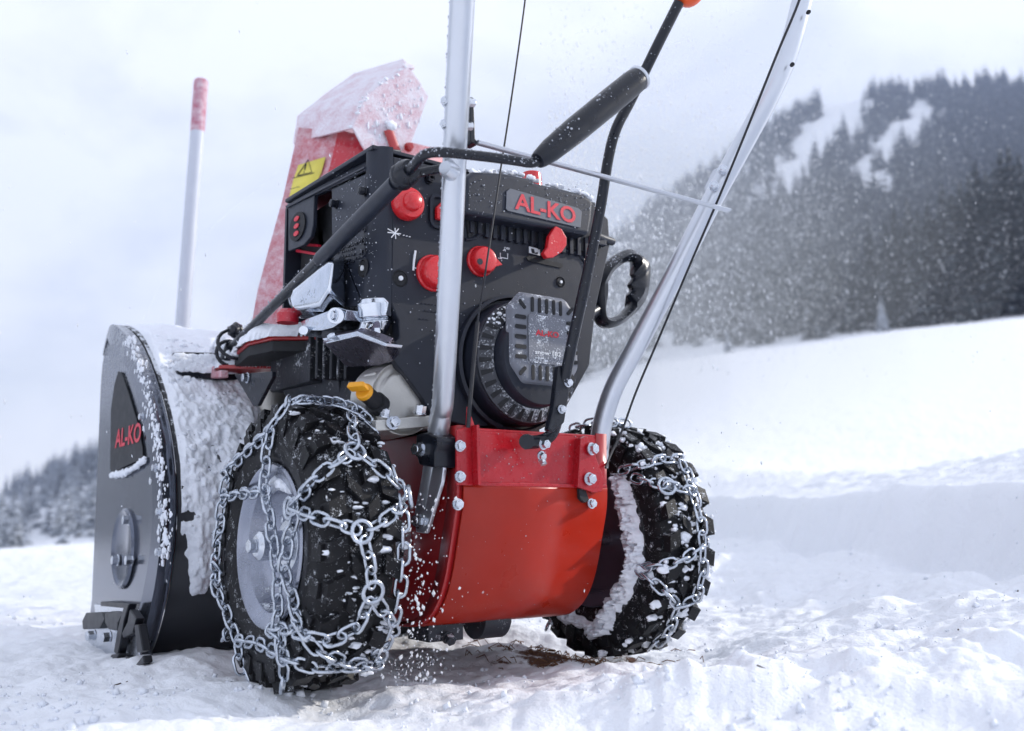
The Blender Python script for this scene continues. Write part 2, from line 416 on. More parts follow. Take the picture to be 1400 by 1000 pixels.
# ------------------------------------------------------------------ terrain
def col_to_az(c): return YAW + math.atan((c-700)/FPX)
def row_to_el(r): return math.atan((500-r)/FPX*math.cos(0)) + PITCH
def table(T, f):
    xs = np.array([col_to_az(c) for c, _ in T]); ys = np.arctan(np.tan(np.array([f(v) for _, v in T]))*np.cos(xs-YAW)); return xs, ys
FIELD = table([(-2500, 780), (-600, 780), (0, 770), (140, 748), (300, 715), (480, 650), (650, 580), (790, 528), (900, 500), (1000, 484), (1120, 472), (1250, 455), (1400, 440), (1700, 420), (3500, 480)], row_to_el)
RIDGE = table([(-2500, 720), (-700, 690), (0, 682), (60, 652), (130, 622), (250, 575), (350, 590), (480, 600), (650, 540), (740, 450), (800, 385), (850, 335), (900, 293), (1000, 228), (1080, 176), (1150, 148), (1230, 138), (1300, 130), (1400, 126), (1600, 135), (1900, 220), (3500, 400)], row_to_el)
WA = np.array((0.93, -0.25)); WD = np.array((.54, .84)); WD = WD/np.linalg.norm(WD); WN = np.array((WD[1], -WD[0]))   # cleared-path wall
def ground_h(X, Y):
    dx = X-CP.x; dy = Y-CP.y
    r = np.hypot(dx, dy); az = np.arctan2(dx, dy)
    daz = (az-YAW+np.pi) % (2*np.pi)-np.pi+YAW
    el = np.interp(daz, *FIELD)
    s = (X-WA[0])*WN[0]+(Y-WA[1])*WN[1]; a = (X-WA[0])*WD[0]+(Y-WA[1])*WD[1]
    s = s + .10*(fbm(a*1.6, s*0+3.1, 3, 5)-.5)+.05*(fbm(a*6, Y*5, 3, 8)-.5)
    near = .024*(fbm(X*2.6, Y*2.6, 3, 1)-.5) + .034*(fbm(X*7, Y*7, 4, 2)-.5) + .016*(fbm(X*24, Y*24, 3, 3, .6)-.5)
    # the wall of the cleared path
    apron = sstep(-.75, .0, s)*(.055+.06*fbm(a*2.2, s*2, 3, 12)) + .10*sstep(-.6, -.1, s)*(fbm(X*4.2, Y*4.2, 5, 21)-.42)
    wall = apron*(1-sstep(0, .12, s)) + (.245+.03*(fbm(a*2.3, s*3, 3, 9)-.5))*sstep(-.02, .10, s)
    wall = wall + sstep(.05, .60, s)*.105 - .07*sstep(.6, 1.6, s) + .06*sstep(1.8, 4, s) + .10*sstep(.05, .6, s)*sstep(1.0, -.1, a)
    near = near*(1-.6*sstep(-.02, .05, s)*(1-sstep(.08, .4, s))) + wall
    # foreground heap, lower right of the frame
    fh = P(1130, 940, 'z', .03)
    u = (X-fh.x)*CR.x/math.hypot(CR.x, CR.y)+(Y-fh.y)*CR.y/math.hypot(CR.x, CR.y); v = (X-fh.x)*math.sin(YAW)+(Y-fh.y)*math.cos(YAW)
    near = near + .040*np.exp(-(v/.11)**2)*sstep(-.42, -.15, u)*(1-.35*sstep(.0, .45, u))*(.45+1.1*fbm(X*15, Y*15, 4, 31))
    # wheel ruts and the hollow under the machine
    for wx in (-.229, .229):
        near = near - .010*np.exp(-((X-wx)/.06)**2)*sstep(-.35, -.05, -np.abs(Y))
    near = near + .05*sstep(2.5, 6.0, r)*np.exp(-((daz-YAW+rad(23))/rad(9))**2)*(1-sstep(8, 14, r))
    w = sstep(math.log(3.0), math.log(45), np.log(np.maximum(r, .01)))
    far = CP.z + r*np.tan(el)
    return near*(1-w)+far*w + .5*w*(fbm(X*.12, Y*.12, 3, 4)-.5)*sstep(8, 40, r)*.6
rs = np.concatenate([np.geomspace(.2, 1.0, 70, endpoint=False), np.geomspace(1.0, 4.2, 430, endpoint=False), np.geomspace(4.2, 66, 130)])
a1 = np.linspace(YAW-rad(31), YAW+rad(31), 560)
a2 = np.linspace(YAW+rad(31), YAW+2*np.pi-rad(31), 130)[1:-1]
azs = np.concatenate([a1, a2]); na = len(azs); nr = len(rs)
A, Rr = np.meshgrid(azs, rs)
X = CP.x+Rr*np.sin(A); Y = CP.y+Rr*np.cos(A)
V = np.stack([X, Y, ground_h(X, Y)], -1).reshape(-1, 3)
ii, jj = np.meshgrid(np.arange(nr-1), np.arange(na), indexing='ij')
F = np.stack([ii*na+jj, (ii+1)*na+jj, (ii+1)*na+(jj+1) % na, ii*na+(jj+1) % na], -1).reshape(-1, 4)[:, ::-1]
ctr = len(V)
V = np.vstack([V, [[CP.x, CP.y, float(V[:na, 2].mean())]]])
g = np_mesh('snow_ground', V, F, m_snow, smooth=60)
tag(g, kind='structure')
def gz(x, y): return float(ground_h(np.array([x], float), np.array([y], float))[0])

# hill behind the field
R0, R1, R2 = 60.0, 360.0, 520.0
def hill_h(az, r):
    daz = (az-YAW+np.pi) % (2*np.pi)-np.pi+YAW
    e0 = np.interp(daz, *FIELD)-rad(.5); e1 = np.interp(daz, *RIDGE)
    t = np.clip((r-R0)/(R1-R0), 0, 1)
    e = e0+(e1-e0)*(t**.8)
    ex = sstep(rad(-32), rad(-75), daz-YAW)
    e = e + ex*rad(13)*t
    z = CP.z+r*np.tan(e)
    back = np.clip((r-R1)/(R2-R1), 0, 1)
    return z*(1-.35*back) + 5*(fbm(r*np.sin(az)*.03, r*np.cos(az)*.03, 4, 40)-.5)*sstep(70, 160, r)
hr = np.geomspace(R0, R2, 70); ha = np.linspace(YAW-rad(165), YAW+rad(60), 420)
A, Rr = np.meshgrid(ha, hr)
V = np.stack([CP.x+Rr*np.sin(A), CP.y+Rr*np.cos(A), hill_h(A, Rr)], -1).reshape(-1, 3)
na = len(ha); ii, jj = np.meshgrid(np.arange(len(hr)-1), np.arange(na-1), indexing='ij')
F = np.stack([ii*na+jj, (ii+1)*na+jj, (ii+1)*na+jj+1, ii*na+jj+1], -1).reshape(-1, 4)[:, ::-1]
hl = np_mesh('hill', V, F, m_hillsnow, smooth=60)
tag(hl, kind='structure')

# ------------------------------------------------------------------ trees
def foliage_material(name, thr):
    m = bpy.data.materials.new(name); m.use_nodes = True
    nt = m.node_tree; L = nt.links.new; b = nt.nodes['Principled BSDF']; b.inputs['Roughness'].default_value = .8
    b.inputs['Specular IOR Level'].default_value = .2
    tc = nt.nodes.new('ShaderNodeTexCoord'); n = nt.nodes.new('ShaderNodeTexNoise'); n.inputs['Scale'].default_value = 1.3; n.inputs['Detail'].default_value = 4
    ge = nt.nodes.new('ShaderNodeNewGeometry'); L(ge.outputs['Position'], n.inputs['Vector'])
    mx = nt.nodes.new('ShaderNodeMix'); mx.data_type = 'RGBA'; L(n.outputs['Fac'], mx.inputs[0])
    mx.inputs[6].default_value = (.006, .011, .015, 1); mx.inputs[7].default_value = (.018, .029, .032, 1)
    n2 = nt.nodes.new('ShaderNodeTexNoise'); n2.inputs['Scale'].default_value = 2.2; n2.inputs['Detail'].default_value = 3; L(ge.outputs['Position'], n2.inputs['Vector'])
    mr = nt.nodes.new('ShaderNodeMapRange'); L(n2.outputs['Fac'], mr.inputs[0]); mr.inputs[1].default_value = thr; mr.inputs[2].default_value = thr+.12
    m2 = nt.nodes.new('ShaderNodeMix'); m2.data_type = 'RGBA'; L(mr.outputs[0], m2.inputs[0]); L(mx.outputs[2], m2.inputs[6]); m2.inputs[7].default_value = (.62, .66, .72, 1)
    L(m2.outputs[2], b.inputs['Base Color'])
    return m
m_fol = foliage_material('conifer_needles', .60)
m_fol_snow = foliage_material('snowy_conifer_needles', .57)
m_fol_frosthaze = foliage_material('frost_and_haze_needles', .40)  # real frost; the extra white also paints haze over the left trees
m_fol_white = foliage_material('snow_laden_needles', .30)

def conifer_mesh(seed, layers, nb, leaf, width=.2):
    """unit-height conifer: crown quads"""
    rr = random.Random(seed); V = []; F = []
    for k in range(layers):
        t = k/(layers-1)
        z = .10+.86*t
        R = width*(1-t)**.85*(.8+.4*rr.random())+.008
        for j in range(nb):
            a = 2*math.pi*(j+rr.random()*.8)/nb + k*.7
            Rb = R*(.65+.55*rr.random()); droop = Rb*(.35+.3*rr.random())
            ca, sa = math.cos(a), math.sin(a)
            segs = leaf
            for s in range(segs):
                u0 = s/segs*.9; u1 = (s+1)/segs
                w0 = (Rb*.30+.008)*(1-.55*u0)*(.7+.6*rr.random()); w1 = w0*.55
                p0 = (ca*Rb*u0, sa*Rb*u0, z-droop*u0**1.3+.012*rr.random()); p1 = (ca*Rb*u1, sa*Rb*u1, z-droop*u1**1.3-.01*rr.random())
                i = len(V); tw = (rr.random()-.5)*.02
                V += [(p0[0]-sa*w0, p0[1]+ca*w0, p0[2]-w0*.5+tw), (p0[0]+sa*w0, p0[1]-ca*w0, p0[2]-w0*.5-tw), (p1[0]+sa*w1, p1[1]-ca*w1, p1[2]-w1*.3), (p1[0]-sa*w1, p1[1]+ca*w1, p1[2]-w1*.3)]
                F.append((i, i+1, i+2, i+3))
    V += [(.012, 0, .92), (-.006, .010, .92), (-.006, -.010, .92), (0, 0, 1.0)]; n = len(V)
    F.append((n-4, n-3, n-1, n-1)); F[-1] = (n-4, n-3, n-2, n-1)
    return np.array(V), np.array(F)
def trunk_bm():
    bm = bmesh.new(); tube(bm, [(0, 0, -.02), (0, 0, .3), (.003, 0, .7), (0, 0, .97)], .02, seg=7, rs=[.021, .015, .008, .002]); return bm

def in_ell(c, r, e):
    x, y, rx, ry, a = e; ca, sa = math.cos(a), math.sin(a); dx, dy = c-x, r-y
    u = (dx*ca+dy*sa)/rx; v = (-dx*sa+dy*ca)/ry
    return u*u+v*v
CLEAR = [(1175, 185, 30, 22, rad(-30)), (1140, 215, 36, 18, rad(-35)), (1105, 245, 34, 12, rad(-25)), (1285, 212, 26, 14, rad(-30)), (1245, 235, 34, 13, rad(-20)), (1200, 262, 30, 10, rad(-15)), (1085, 280, 44, 9, rad(-12)), (1232, 282, 14, 14, 0), (1020, 250, 16, 9, 0), (1285, 145, 20, 9, 0), (1245, 150, 14, 7, 0), (60, 678, 120, 9, rad(-8)), (20, 690, 60, 10, 0), (60, 735, 14, 10, 0), (1000, 290, 20, 8, 0)]
tmpl = [conifer_mesh(s, 9, 8, 1, .19+.03*(s % 3)) for s in range(6)]
FV, FF = [], []; base = 0
rr = random.Random(3)
def put(az, r, h, store, tsel):
    global base
    z = float(hill_h(np.array([az]), np.array([r]))[0])
    tv, tf = tmpl[tsel]; a = rr.random()*6.28; ca, sa = math.cos(a), math.sin(a)
    v = tv*h*np.array([rr.uniform(.85, 1.15)]*2+[1]); v = np.stack([v[:, 0]*ca-v[:, 1]*sa, v[:, 0]*sa+v[:, 1]*ca, v[:, 2]], 1)
    v = v+np.array([CP.x+r*math.sin(az), CP.y+r*math.cos(az), z-.03*h])
    FV.append(v); FF.append(tf+base); base += len(v)
cnt = 0; FVL = []; FVR = []; LEFT = []
for k in range(10500):
    c = rr.uniform(-160, 1840); az = col_to_az(c)
    u = rr.random(); r = R0+14+(R1-R0-8)*u**.62
    z = float(hill_h(np.array([az]), np.array([r]))[0])
    row = 500-FPX*math.tan(math.atan2(z-CP.z, r)-PITCH)
    nz = float(vnoise(np.array([c/17.]), np.array([row/11.]), 77)[0])+.5*float(vnoise(np.array([c/7.]), np.array([row/5.]), 78)[0])
    if any(in_ell(c, row-6, e) < .25+2.3*nz*nz*1.6 for e in CLEAR): continue
    if c > 700 and nz < .22: continue
    if c < 330 and (rr.random() < .15): continue
    if c < 700 and not LEFT: LEFT.append((len(FV)))
    (FVL if c < 700 else FVR).append((az, r, rr.uniform(6.0, 10.5)*(1 if c > 700 else .75)*(.62+.38*min(1, (r-R0)/120)), rr.randrange(6))); cnt += 1
for k in range(1500):      # the valley side left of the frame
    az = YAW-rad(rr.uniform(33, 150)); r = R0+30+(R1-R0-20)*rr.random()**.6; FVL.append((az, r, rr.uniform(8, 13), rr.randrange(6)))
for lst, m_, lab in ((FVR, m_fol_snow, 'dark snow dusted conifer forest covering the hillside at right behind the field'), (FVL, m_fol_frosthaze, 'pale wood with frost and painted haze on the low slope at the left edge')):
    FV, FF = [], []; base = 0
    for az, r, h, t in lst: put(az, r, h, None, t)
    tag(np_mesh('hillside_forest', np.vstack(FV), np.vstack(FF), m_), lab, 'forest', kind='stuff')
print('forest trees', cnt)

fine = [conifer_mesh(50+s, 20, 13, 3, .20+.025*s) for s in range(3)]
fmesh = []
tr_bm = trunk_bm(); tr_me = bpy.data.meshes.new('trunk'); tr_bm.to_mesh(tr_me); tr_bm.free(); tr_me.materials.append(m_trunk)
def make_tree(px, r, h, label, kind=0, mt=None, group='dark conifers along the edge of the snow field', name='conifer_tree', crown='crown'):
    az = col_to_az(px)
    x, y = CP.x+r*math.sin(az), CP.y+r*math.cos(az)
    z = max(gz(x, y) if r < 66 else -99, float(hill_h(np.array([az]), np.array([r]))[0]) if r >= 60 else -99)
    o = empty(name, (x, y, z-.1)); tag(o, label, 'tree', group)
    V, F = fine[kind]
    key = (kind, mt.name)
    if key not in make_tree.c:
        me = np_mesh(crown, V, F, mt); make_tree.c[key] = me.data; bpy.data.objects.remove(me)
    for nm, me in ((crown, make_tree.c[key]), ('trunk', tr_me)):
        c = bpy.data.objects.new(nm, me); COL.objects.link(c); c.parent = o
    o.scale = (h, h, h); o.rotation_euler = (0, 0, rr.random()*6)
    return o
make_tree.c = {}
spots = [(1228, 69, 7.6), (1275, 68, 8.2), (1325, 69, 9.2), (1352, 71, 10), (1376, 69, 9.8), (1400, 78, 12), (1426, 72, 11), (1012, 72, 4.2), (1048, 70, 5.0), (1085, 74, 5.6), (1122, 69, 5.2), (1150, 73, 6.2), (1178, 70, 6.0), (1205, 76, 8.0), (1242, 72, 8.6), (1262, 79, 9.4), (1290, 71, 8.8), (1312, 77, 10.0), (1338, 70, 9.6), (1362, 75, 11.2), (1388, 71, 10.4), (1412, 74, 11.8), (1440, 70, 10.6), (1468, 76, 11.5), (1500, 71, 11)]
for i, (px, r, h) in enumerate(spots):
    tall = px > 1195
    make_tree(px, r, h, 'tall dark conifer in the stand at the right end of the hill foot' if tall else 'shorter snow dusted conifer at the hill foot behind the snow field', i % 3, m_fol if tall else m_fol_snow,
              'tall dark conifers at the right' if tall else 'shorter conifers at the hill foot')
make_tree(1216, 63.5, 2.3, 'small snow laden white conifer standing before the dark stand', 1, m_fol_white, None)
make_tree(1000, 63.5, 1.6, 'little snow covered conifer at the left end of the hill foot', 2, m_fol_white, None)
for px, r, h in [(46, 250, 9), (66, 246, 11), (84, 252, 10), (104, 248, 12), (122, 250, 11.5), (138, 247, 13)]:
    make_tree(px, r, h, 'hazy conifer on the skyline left of the black housing side', 1, m_fol_frosthaze, 'conifers on the left skyline')


# ================================================================== the snow blower
SB = empty('snow_blower')
tag(SB, 'red and black walk-behind snow blower with chained tyres parked on snow', 'snow blower')

# ---- wheels
RW, HW, XW = .163, .045, .241
def make_wheel(sgn):
    xc = sgn*XW; ax = (sgn, 0, 0); c = (xc, 0, RW)
    bm = bmesh.new()
    lathe(bm, [(0, .022), (.020, .022), (.030, .018), (.036, .010), (.052, .004), (.064, .010), (.071, .026), (.076, .041), (.084, .045), (.088, .048), (.0935, .050), (.0955, .047), (.094, .042), (.084, .037), (.080, .02), (.080, -.02), (.084, -.037),
               (.0955, -.047), (.0935, -.050), (.088, -.048), (.076, -.041), (.072, -.025), (.05, -.012), (0, -.010)], c, ax, 56)
    for v in bm.verts: v.co.x = xc+(v.co.x-xc)*.90
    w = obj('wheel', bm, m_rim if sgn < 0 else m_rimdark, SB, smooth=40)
    bm = bmesh.new()
    lathe(bm, [(0, .058), (.012, .058), (.017, .054), (.0175, .020), (.030, .020), (.031, .014)], c, ax, 28)
    cyl(bm, Vector(c)+Vector(ax)*.058, Vector(c)+Vector(ax)*.067, .008, seg=6)
    obj('hub', bm, m_steel, w, bevel=.001)
    bm = []
    for k in range(4):
        a = rad(45+90*k); bolt(bm, (xc+sgn*.008, .042*math.cos(a), RW+.042*math.sin(a)), ax, .007, .006)
    obj('wheel_bolt', bm, m_steel, w)
    # tyre carcass and lugs
    bm = bmesh.new()
    prof = [(.090, .037), (.0945, .044), (.104, .0490), (.118, .0515), (.121, .0532), (.124, .0515), (.135, .0510), (.146, .0480), (.152, .043), (.156, .033), (.1578, .015), (.158, 0)]
    prof = [(r, h*.90) for r, h in prof]; prof = prof+[(r, -h) for r, h in prof[-2::-1]]
    lathe(bm, prof, c, ax, 72)
    n = 24
    SQ = .90
    def lug(th, x0, x1, skew, wid, r0, r1, tap=.75):
        # block whose foot is at radius r0, crown at r1
        pts = []
        for rr_, k in ((r0, 1), (r1, tap)):
            for x, dt in ((x0, -wid*k), (x1, -wid*k), (x1, wid*k), (x0, wid*k)):
                xm = (x0+x1)/2; xx = xm+(x-xm)*(k if rr_ == r1 else 1)
                t = th+(dt+skew*(x-xm))/r1
                pts.append(Vector((xc+xx*SQ, rr_*math.cos(t), RW+rr_*math.sin(t))))
        v = [bm.verts.new(p) for p in pts]
        for q in ((0, 1, 2, 3), (7, 6, 5, 4), (0, 4, 5, 1), (1, 5, 6, 2), (2, 6, 7, 3), (3, 7, 4, 0)): bm.faces.new([v[i] for i in q])
    lr = random.Random(5)
    for k in range(n):
        t = 2*math.pi*k/n; h = 2*math.pi/n
        for s in (-1, 1):
            lug(t+(.5*h if s > 0 else 0), s*.023, s*.0485, s*.34, .0120, .146, .1635, .84)
            lug(t+(.5*h if s > 0 else 0)+.1*h, s*.043, s*.0532, s*.2, .0105, .130, .151, .8)
            lug(t+(.0 if s > 0 else .5*h), s*.002, s*.020, -s*.85, .0092, .150, .1648, .88)
    obj('tyre', bm, m_tyre, w, smooth=30)
    return w
WL = make_wheel(-1); WR = make_wheel(1)

# ---- snow chains on the tyres
def tyre_sdf(p, xc):
    rc = .024; hw = .0480-rc; rr_ = RW+.001-rc
    qx = abs(p.x-xc)-hw; qr = math.hypot(p.y, p.z-RW)-rr_
    d = math.hypot(max(qx, 0), max(qr, 0))+min(max(qx, qr), 0)-rc
    inner = .075-math.hypot(p.y, p.z-RW)
    return d
def tyre_hit(px, py, xc):
    d = ray(px, py); t = .5; best = (9, t)
    for _ in range(160):
        s = tyre_sdf(CP+d*t, xc)
        if s < best[0]: best = (s, t)
        if s < .0005: break
        t += max(s*.8, .0008)
        if t > 3: break
    return CP+d*best[1]
def tyre_nrm(p, xc):
    e = .001; g = Vector([tyre_sdf(p+Vector(v)*e, xc)-tyre_sdf(p-Vector(v)*e, xc) for v in ((1, 0, 0), (0, 1, 0), (0, 0, 1))])
    return g.normalized() if g.length > 0 else Vector((0, -1, 0))
def link(bm, c, t, n, ln, wd, wr):
    t = t.normalized(); b = t.cross(n).normalized(); n = b.cross(t)
    pts = []; st = ln/2-wd/2
    for k in range(6): a = -math.pi/2+math.pi*k/5; pts.append((st+wd/2*math.cos(a), wd/2*math.sin(a)))
    for k in range(6): a = math.pi/2+math.pi*k/5; pts.append((-st+wd/2*math.cos(a), wd/2*math.sin(a)))
    N = len(pts); rings = []
    for i, (u, v) in enumerate(pts):
        u0, v0 = pts[i-1]; u1, v1 = pts[(i+1) % N]
        tg = (t*(u1-u0)+b*(v1-v0)).normalized(); o = tg.cross(n).normalized(); q = c+t*u+b*v
        rings.append([bm.verts.new(q+o*wr*math.cos(2*math.pi*k/7)+n*wr*math.sin(2*math.pi*k/7)) for k in range(7)])
    for i in range(N):
        A = rings[i]; B = rings[(i+1) % N]
        for k in range(7): bm.faces.new((A[k], A[(k+1) % 7], B[(k+1) % 7], B[k]))
def chain_along(bm, pts, xc, pitch=.0168, ln=.0240, wd=.0128, wr=.00195, off=.003, snap=True, ph=0):
    # resample at equal steps
    pts = [Vector(p) for p in pts]; seg = [(pts[i+1]-pts[i]).length for i in range(len(pts)-1)]; T = sum(seg)
    n = max(1, round(T/pitch)); st = T/n; cr = random.Random(int(T*1e5))
    def at_(s):
        for i, l in enumerate(seg):
            if s <= l or i == len(seg)-1: return pts[i].lerp(pts[i+1], min(1, s/max(l, 1e-6)))
            s -= l
    for k in range(n):
        a, c, b = at_(k*st), at_((k+.5)*st), at_((k+1)*st); t = b-a
        if t.length < 1e-5: continue
        nn = tyre_nrm(c, xc)
        if snap:
            s = tyre_sdf(c, xc)
            if abs(s) < .03: c = c-nn*(s-off-(.002 if (k+ph) % 2 else 0))
        nn = (nn-t.normalized()*nn.dot(t.normalized())).normalized()
        ang = rad((68 if (k+ph) % 2 else -14)+cr.uniform(-12, 12))
        link(bm, c, t, Matrix.Rotation(ang, 3, t.normalized()) @ nn, ln, wd, wr)
def ring(bm, c, n, R, wr):
    M = frame(n)
    rings = []
    for i in range(16):
        a = 2*math.pi*i/16; d = M @ Vector((math.cos(a), math.sin(a), 0))
        rings.append([bm.verts.new(Vector(c)+d*(R+wr*math.cos(2*math.pi*k/8))+M @ Vector((0, 0, wr*math.sin(2*math.pi*k/8)))) for k in range(8)])
    for i in range(16):
        A = rings[i]; B = rings[(i+1) % 16]
        for k in range(8): bm.faces.new((A[k], A[(k+1) % 8], B[(k+1) % 8], B[k]))
def ang_path(xc, L):       # L: (x offset, radius, angle deg) waypoints, interpolated round the tyre
    out = []
    for (x0, r0, a0), (x1, r1, a1) in zip(L[:-1], L[1:]):
        m = max(2, int(abs(a1-a0)/6)+1)
        for k in range(m):
            u = k/m; r = r0+(r1-r0)*u; a = rad(a0+(a1-a0)*u)
            out.append(Vector((xc+x0+(x1-x0)*u, r*math.cos(a), RW+r*math.sin(a))))
    x1, r1, a1 = L[-1]; out.append(Vector((xc+x1, r1*math.cos(rad(a1)), RW+r1*math.sin(rad(a1))))); return out
def Z8(pts): return [(280+x/2.272, 520+y/2.272) for x, y in pts]
def Z2(pts): return [(720+x/2.63, 540+y/2.63) for x, y in pts]
def dense(pts, n=5):
    out = []
    for (x0, y0), (x1, y1) in zip(pts[:-1], pts[1:]):
        for k in range(n): out.append((x0+(x1-x0)*k/n, y0+(y1-y0)*k/n))
    return out+[pts[-1]]
bm = bmesh.new(); xc = -XW
for q in ([(545, 150), (500, 110), (440, 85), (370, 68), (300, 58), (265, 75), (240, 110), (215, 155), (140, 220), (88, 270)],
          [(520, 120), (470, 85), (400, 60), (330, 50), (285, 52)],
          [(85, 270), (65, 370), (47, 520), (42, 640), (72, 710), (105, 800)],
          [(60, 368), (120, 352), (205, 347)],
          [(212, 160), (203, 220), (192, 330), (212, 420), (225, 520), (236, 620), (236, 740), (230, 768)],
          [(290, 420), (268, 500), (255, 590), (280, 670), (300, 740)],
          [(105, 808), (170, 815), (235, 848), (330, 885), (430, 885), (540, 880)],
          [(455, 115), (460, 220)], [(452, 232), (370, 290), (272, 400)], [(272, 395), (330, 420), (400, 445), (470, 466)],
          [(480, 235), (550, 290), (620, 360)], [(622, 368), (570, 425), (505, 462)],
          [(490, 495), (505, 560), (515, 635)], [(508, 680), (470, 760), (390, 800), (310, 785), (225, 765)],
          [(530, 685), (565, 735), (590, 785)],
          [(285, 735), (345, 830), (430, 868), (540, 880), (600, 840)],
          [(245, 770), (255, 870), (250, 950)], [(108, 812), (122, 890), (140, 935)], [(205, 770), (240, 800), (240, 845)]):
    chain_along(bm, [tyre_hit(x, y, xc) for x, y in dense(Z8(q))], xc)
for x, y in [(482, 472), (517, 655), (462, 228), (626, 364), (272, 398)]:
    p = tyre_hit(*Z8([(x, y)])[0], xc); nn = tyre_nrm(p, xc); ring(bm, p+nn*.004, nn, .0115, .0026)
chain_along(bm, ang_path(xc, [(.043, .158, 148), (.043, .158, 236)]), xc)
# the rest of the net, round the front and inner side
chain_along(bm, ang_path(xc, [(.052, .135, -90), (.052, .135, 90)]), xc)
for a in (-50, 0):
    chain_along(bm, ang_path(xc, [(-.05, .14, a), (0, .166, a+20), (.05, .14, a)]), xc); chain_along(bm, ang_path(xc, [(-.05, .14, a+40), (0, .166, a+20), (.05, .14, a+40)]), xc)
obj('snow_chain', bm, m_chain, WL, smooth=60)
bm = bmesh.new(); xc = XW
for q in ([(340, 275), (400, 258), (480, 240), (548, 238)], [(390, 297), (440, 315), (520, 335), (592, 352)], [(555, 245), (590, 350), (618, 450), (628, 545)],
          [(420, 625), (490, 612), (560, 590), (622, 545)], [(405, 625), (480, 690), (540, 755), (600, 730)], [(130, 115), (185, 98), (240, 88), (300, 84), (370, 92)], [(540, 755), (500, 850), (440, 905)], [(628, 545), (625, 650), (600, 730)]):
    chain_along(bm, [tyre_hit(x, y, xc) for x, y in dense(Z2(q))], xc)
p = tyre_hit(*Z2([(500, 333)])[0], xc); nn = tyre_nrm(p, xc); ring(bm, p+nn*.004, nn, .0115, .0026)
chain_along(bm, ang_path(xc, [(.052, .135, -180), (.052, .135, 180)]), xc)
for a in (-60, -10, 40):
    chain_along(bm, ang_path(xc, [(-.05, .14, a), (0, .166, a+20), (.05, .14, a)]), xc); chain_along(bm, ang_path(xc, [(-.05, .14, a+40), (0, .166, a+20), (.05, .14, a+40)]), xc)
obj('snow_chain', bm, m_chain, WR, smooth=60)
# snow caked on the chains and in the tread
def packed(bm, path, wpx, th, seed, xc):      # a smear of packed powder lying on the rubber along a path
    d = dense(path, 20); m = 23; G = []
    for i, (x, y) in enumerate(d):
        x0, y0 = d[max(i-1, 0)]; x1, y1 = d[min(i+1, len(d)-1)]; l = math.hypot(x1-x0, y1-y0)+1e-6; nx_, ny_ = -(y1-y0)/l, (x1-x0)/l; row = []
        w_ = wpx*(.75+1.1*float(vnoise(np.array([i*.13]), np.array([seed*3.1]), 5)[0]))*min(1, (i+2)/8, (len(d)-i+1)/8)
        for k in range(m):
            u = (k/(m-1)-.5)*2; px_, py_ = x+nx_*u*w_, y+ny_*u*w_
            p = tyre_hit(px_, py_, xc); n_ = tyre_nrm(p, xc)
            f = float(fbm(np.array([px_*.22]), np.array([py_*.22]), 4, seed, .65)[0]); h = th*((1-abs(u)**1.6)*(.15+1.9*f)-.26-2.2*max(0, .47-f))
            row.append(bm.verts.new(p+n_*max(h, -.0025)))
        G.append(row)
    for i in range(len(G)-1):
        for k in range(m-1): bm.faces.new((G[i][k], G[i][k+1], G[i+1][k+1], G[i+1][k]))
bm = bmesh.new()
packed(bm, Z2([(322, 285), (345, 340), (355, 400), (370, 480), (385, 560), (388, 610), (360, 670), (330, 730), (300, 770), (275, 820), (262, 868)]), 9.5, .013, 3, XW)
packed(bm, Z2([(115, 782), (160, 805), (215, 830), (258, 868)]), 8, .010, 8, XW)
packed(bm, Z2([(388, 610), (430, 640), (470, 680)]), 5, .007, 12, XW)
rr = random.Random(9)
for i in range(330):
    a = rr.uniform(90, 270); x = rr.uniform(-.048, .048); r = .158
    p = Vector((XW+x, r*math.cos(rad(a)), RW+r*math.sin(rad(a)))); s = rr.choice((.0012, .0018, .0025, .004))*rr.uniform(.7, 1.3)
    lump(bm, p, (s*1.8, s, s*1.1), i, .35, 2)
tag(obj('caked_snow', bm, m_shellsnow, WR, smooth=80), kind='stuff')
bm = bmesh.new()
for i in range(170):
    a = rr.uniform(95, 265); x = rr.uniform(-.044, .050); r = .158
    p = Vector((-XW+x, r*math.cos(rad(a)), RW+r*math.sin(rad(a)))); s = rr.choice((.0008, .0012, .0017, .0028))*rr.uniform(.7, 1.2)*(1 if x < .01 else 1.5)
    lump(bm, p, (s*2.2, s, s*.8), i+400, .35, 2)
for i in range(14):      # rim snow
    a = rad(rr.uniform(55, 130)); p = Vector((-XW-.040, .070*math.cos(a), RW+.072*math.sin(a))); s = rr.uniform(.004, .009); lump(bm, p+Vector((.008, 0, 0)), (s*1.3, s*1.5, s*.8), i, .3, 2)
tag(obj('caked_snow', bm, m_shellsnow, WL, smooth=80), kind='stuff')

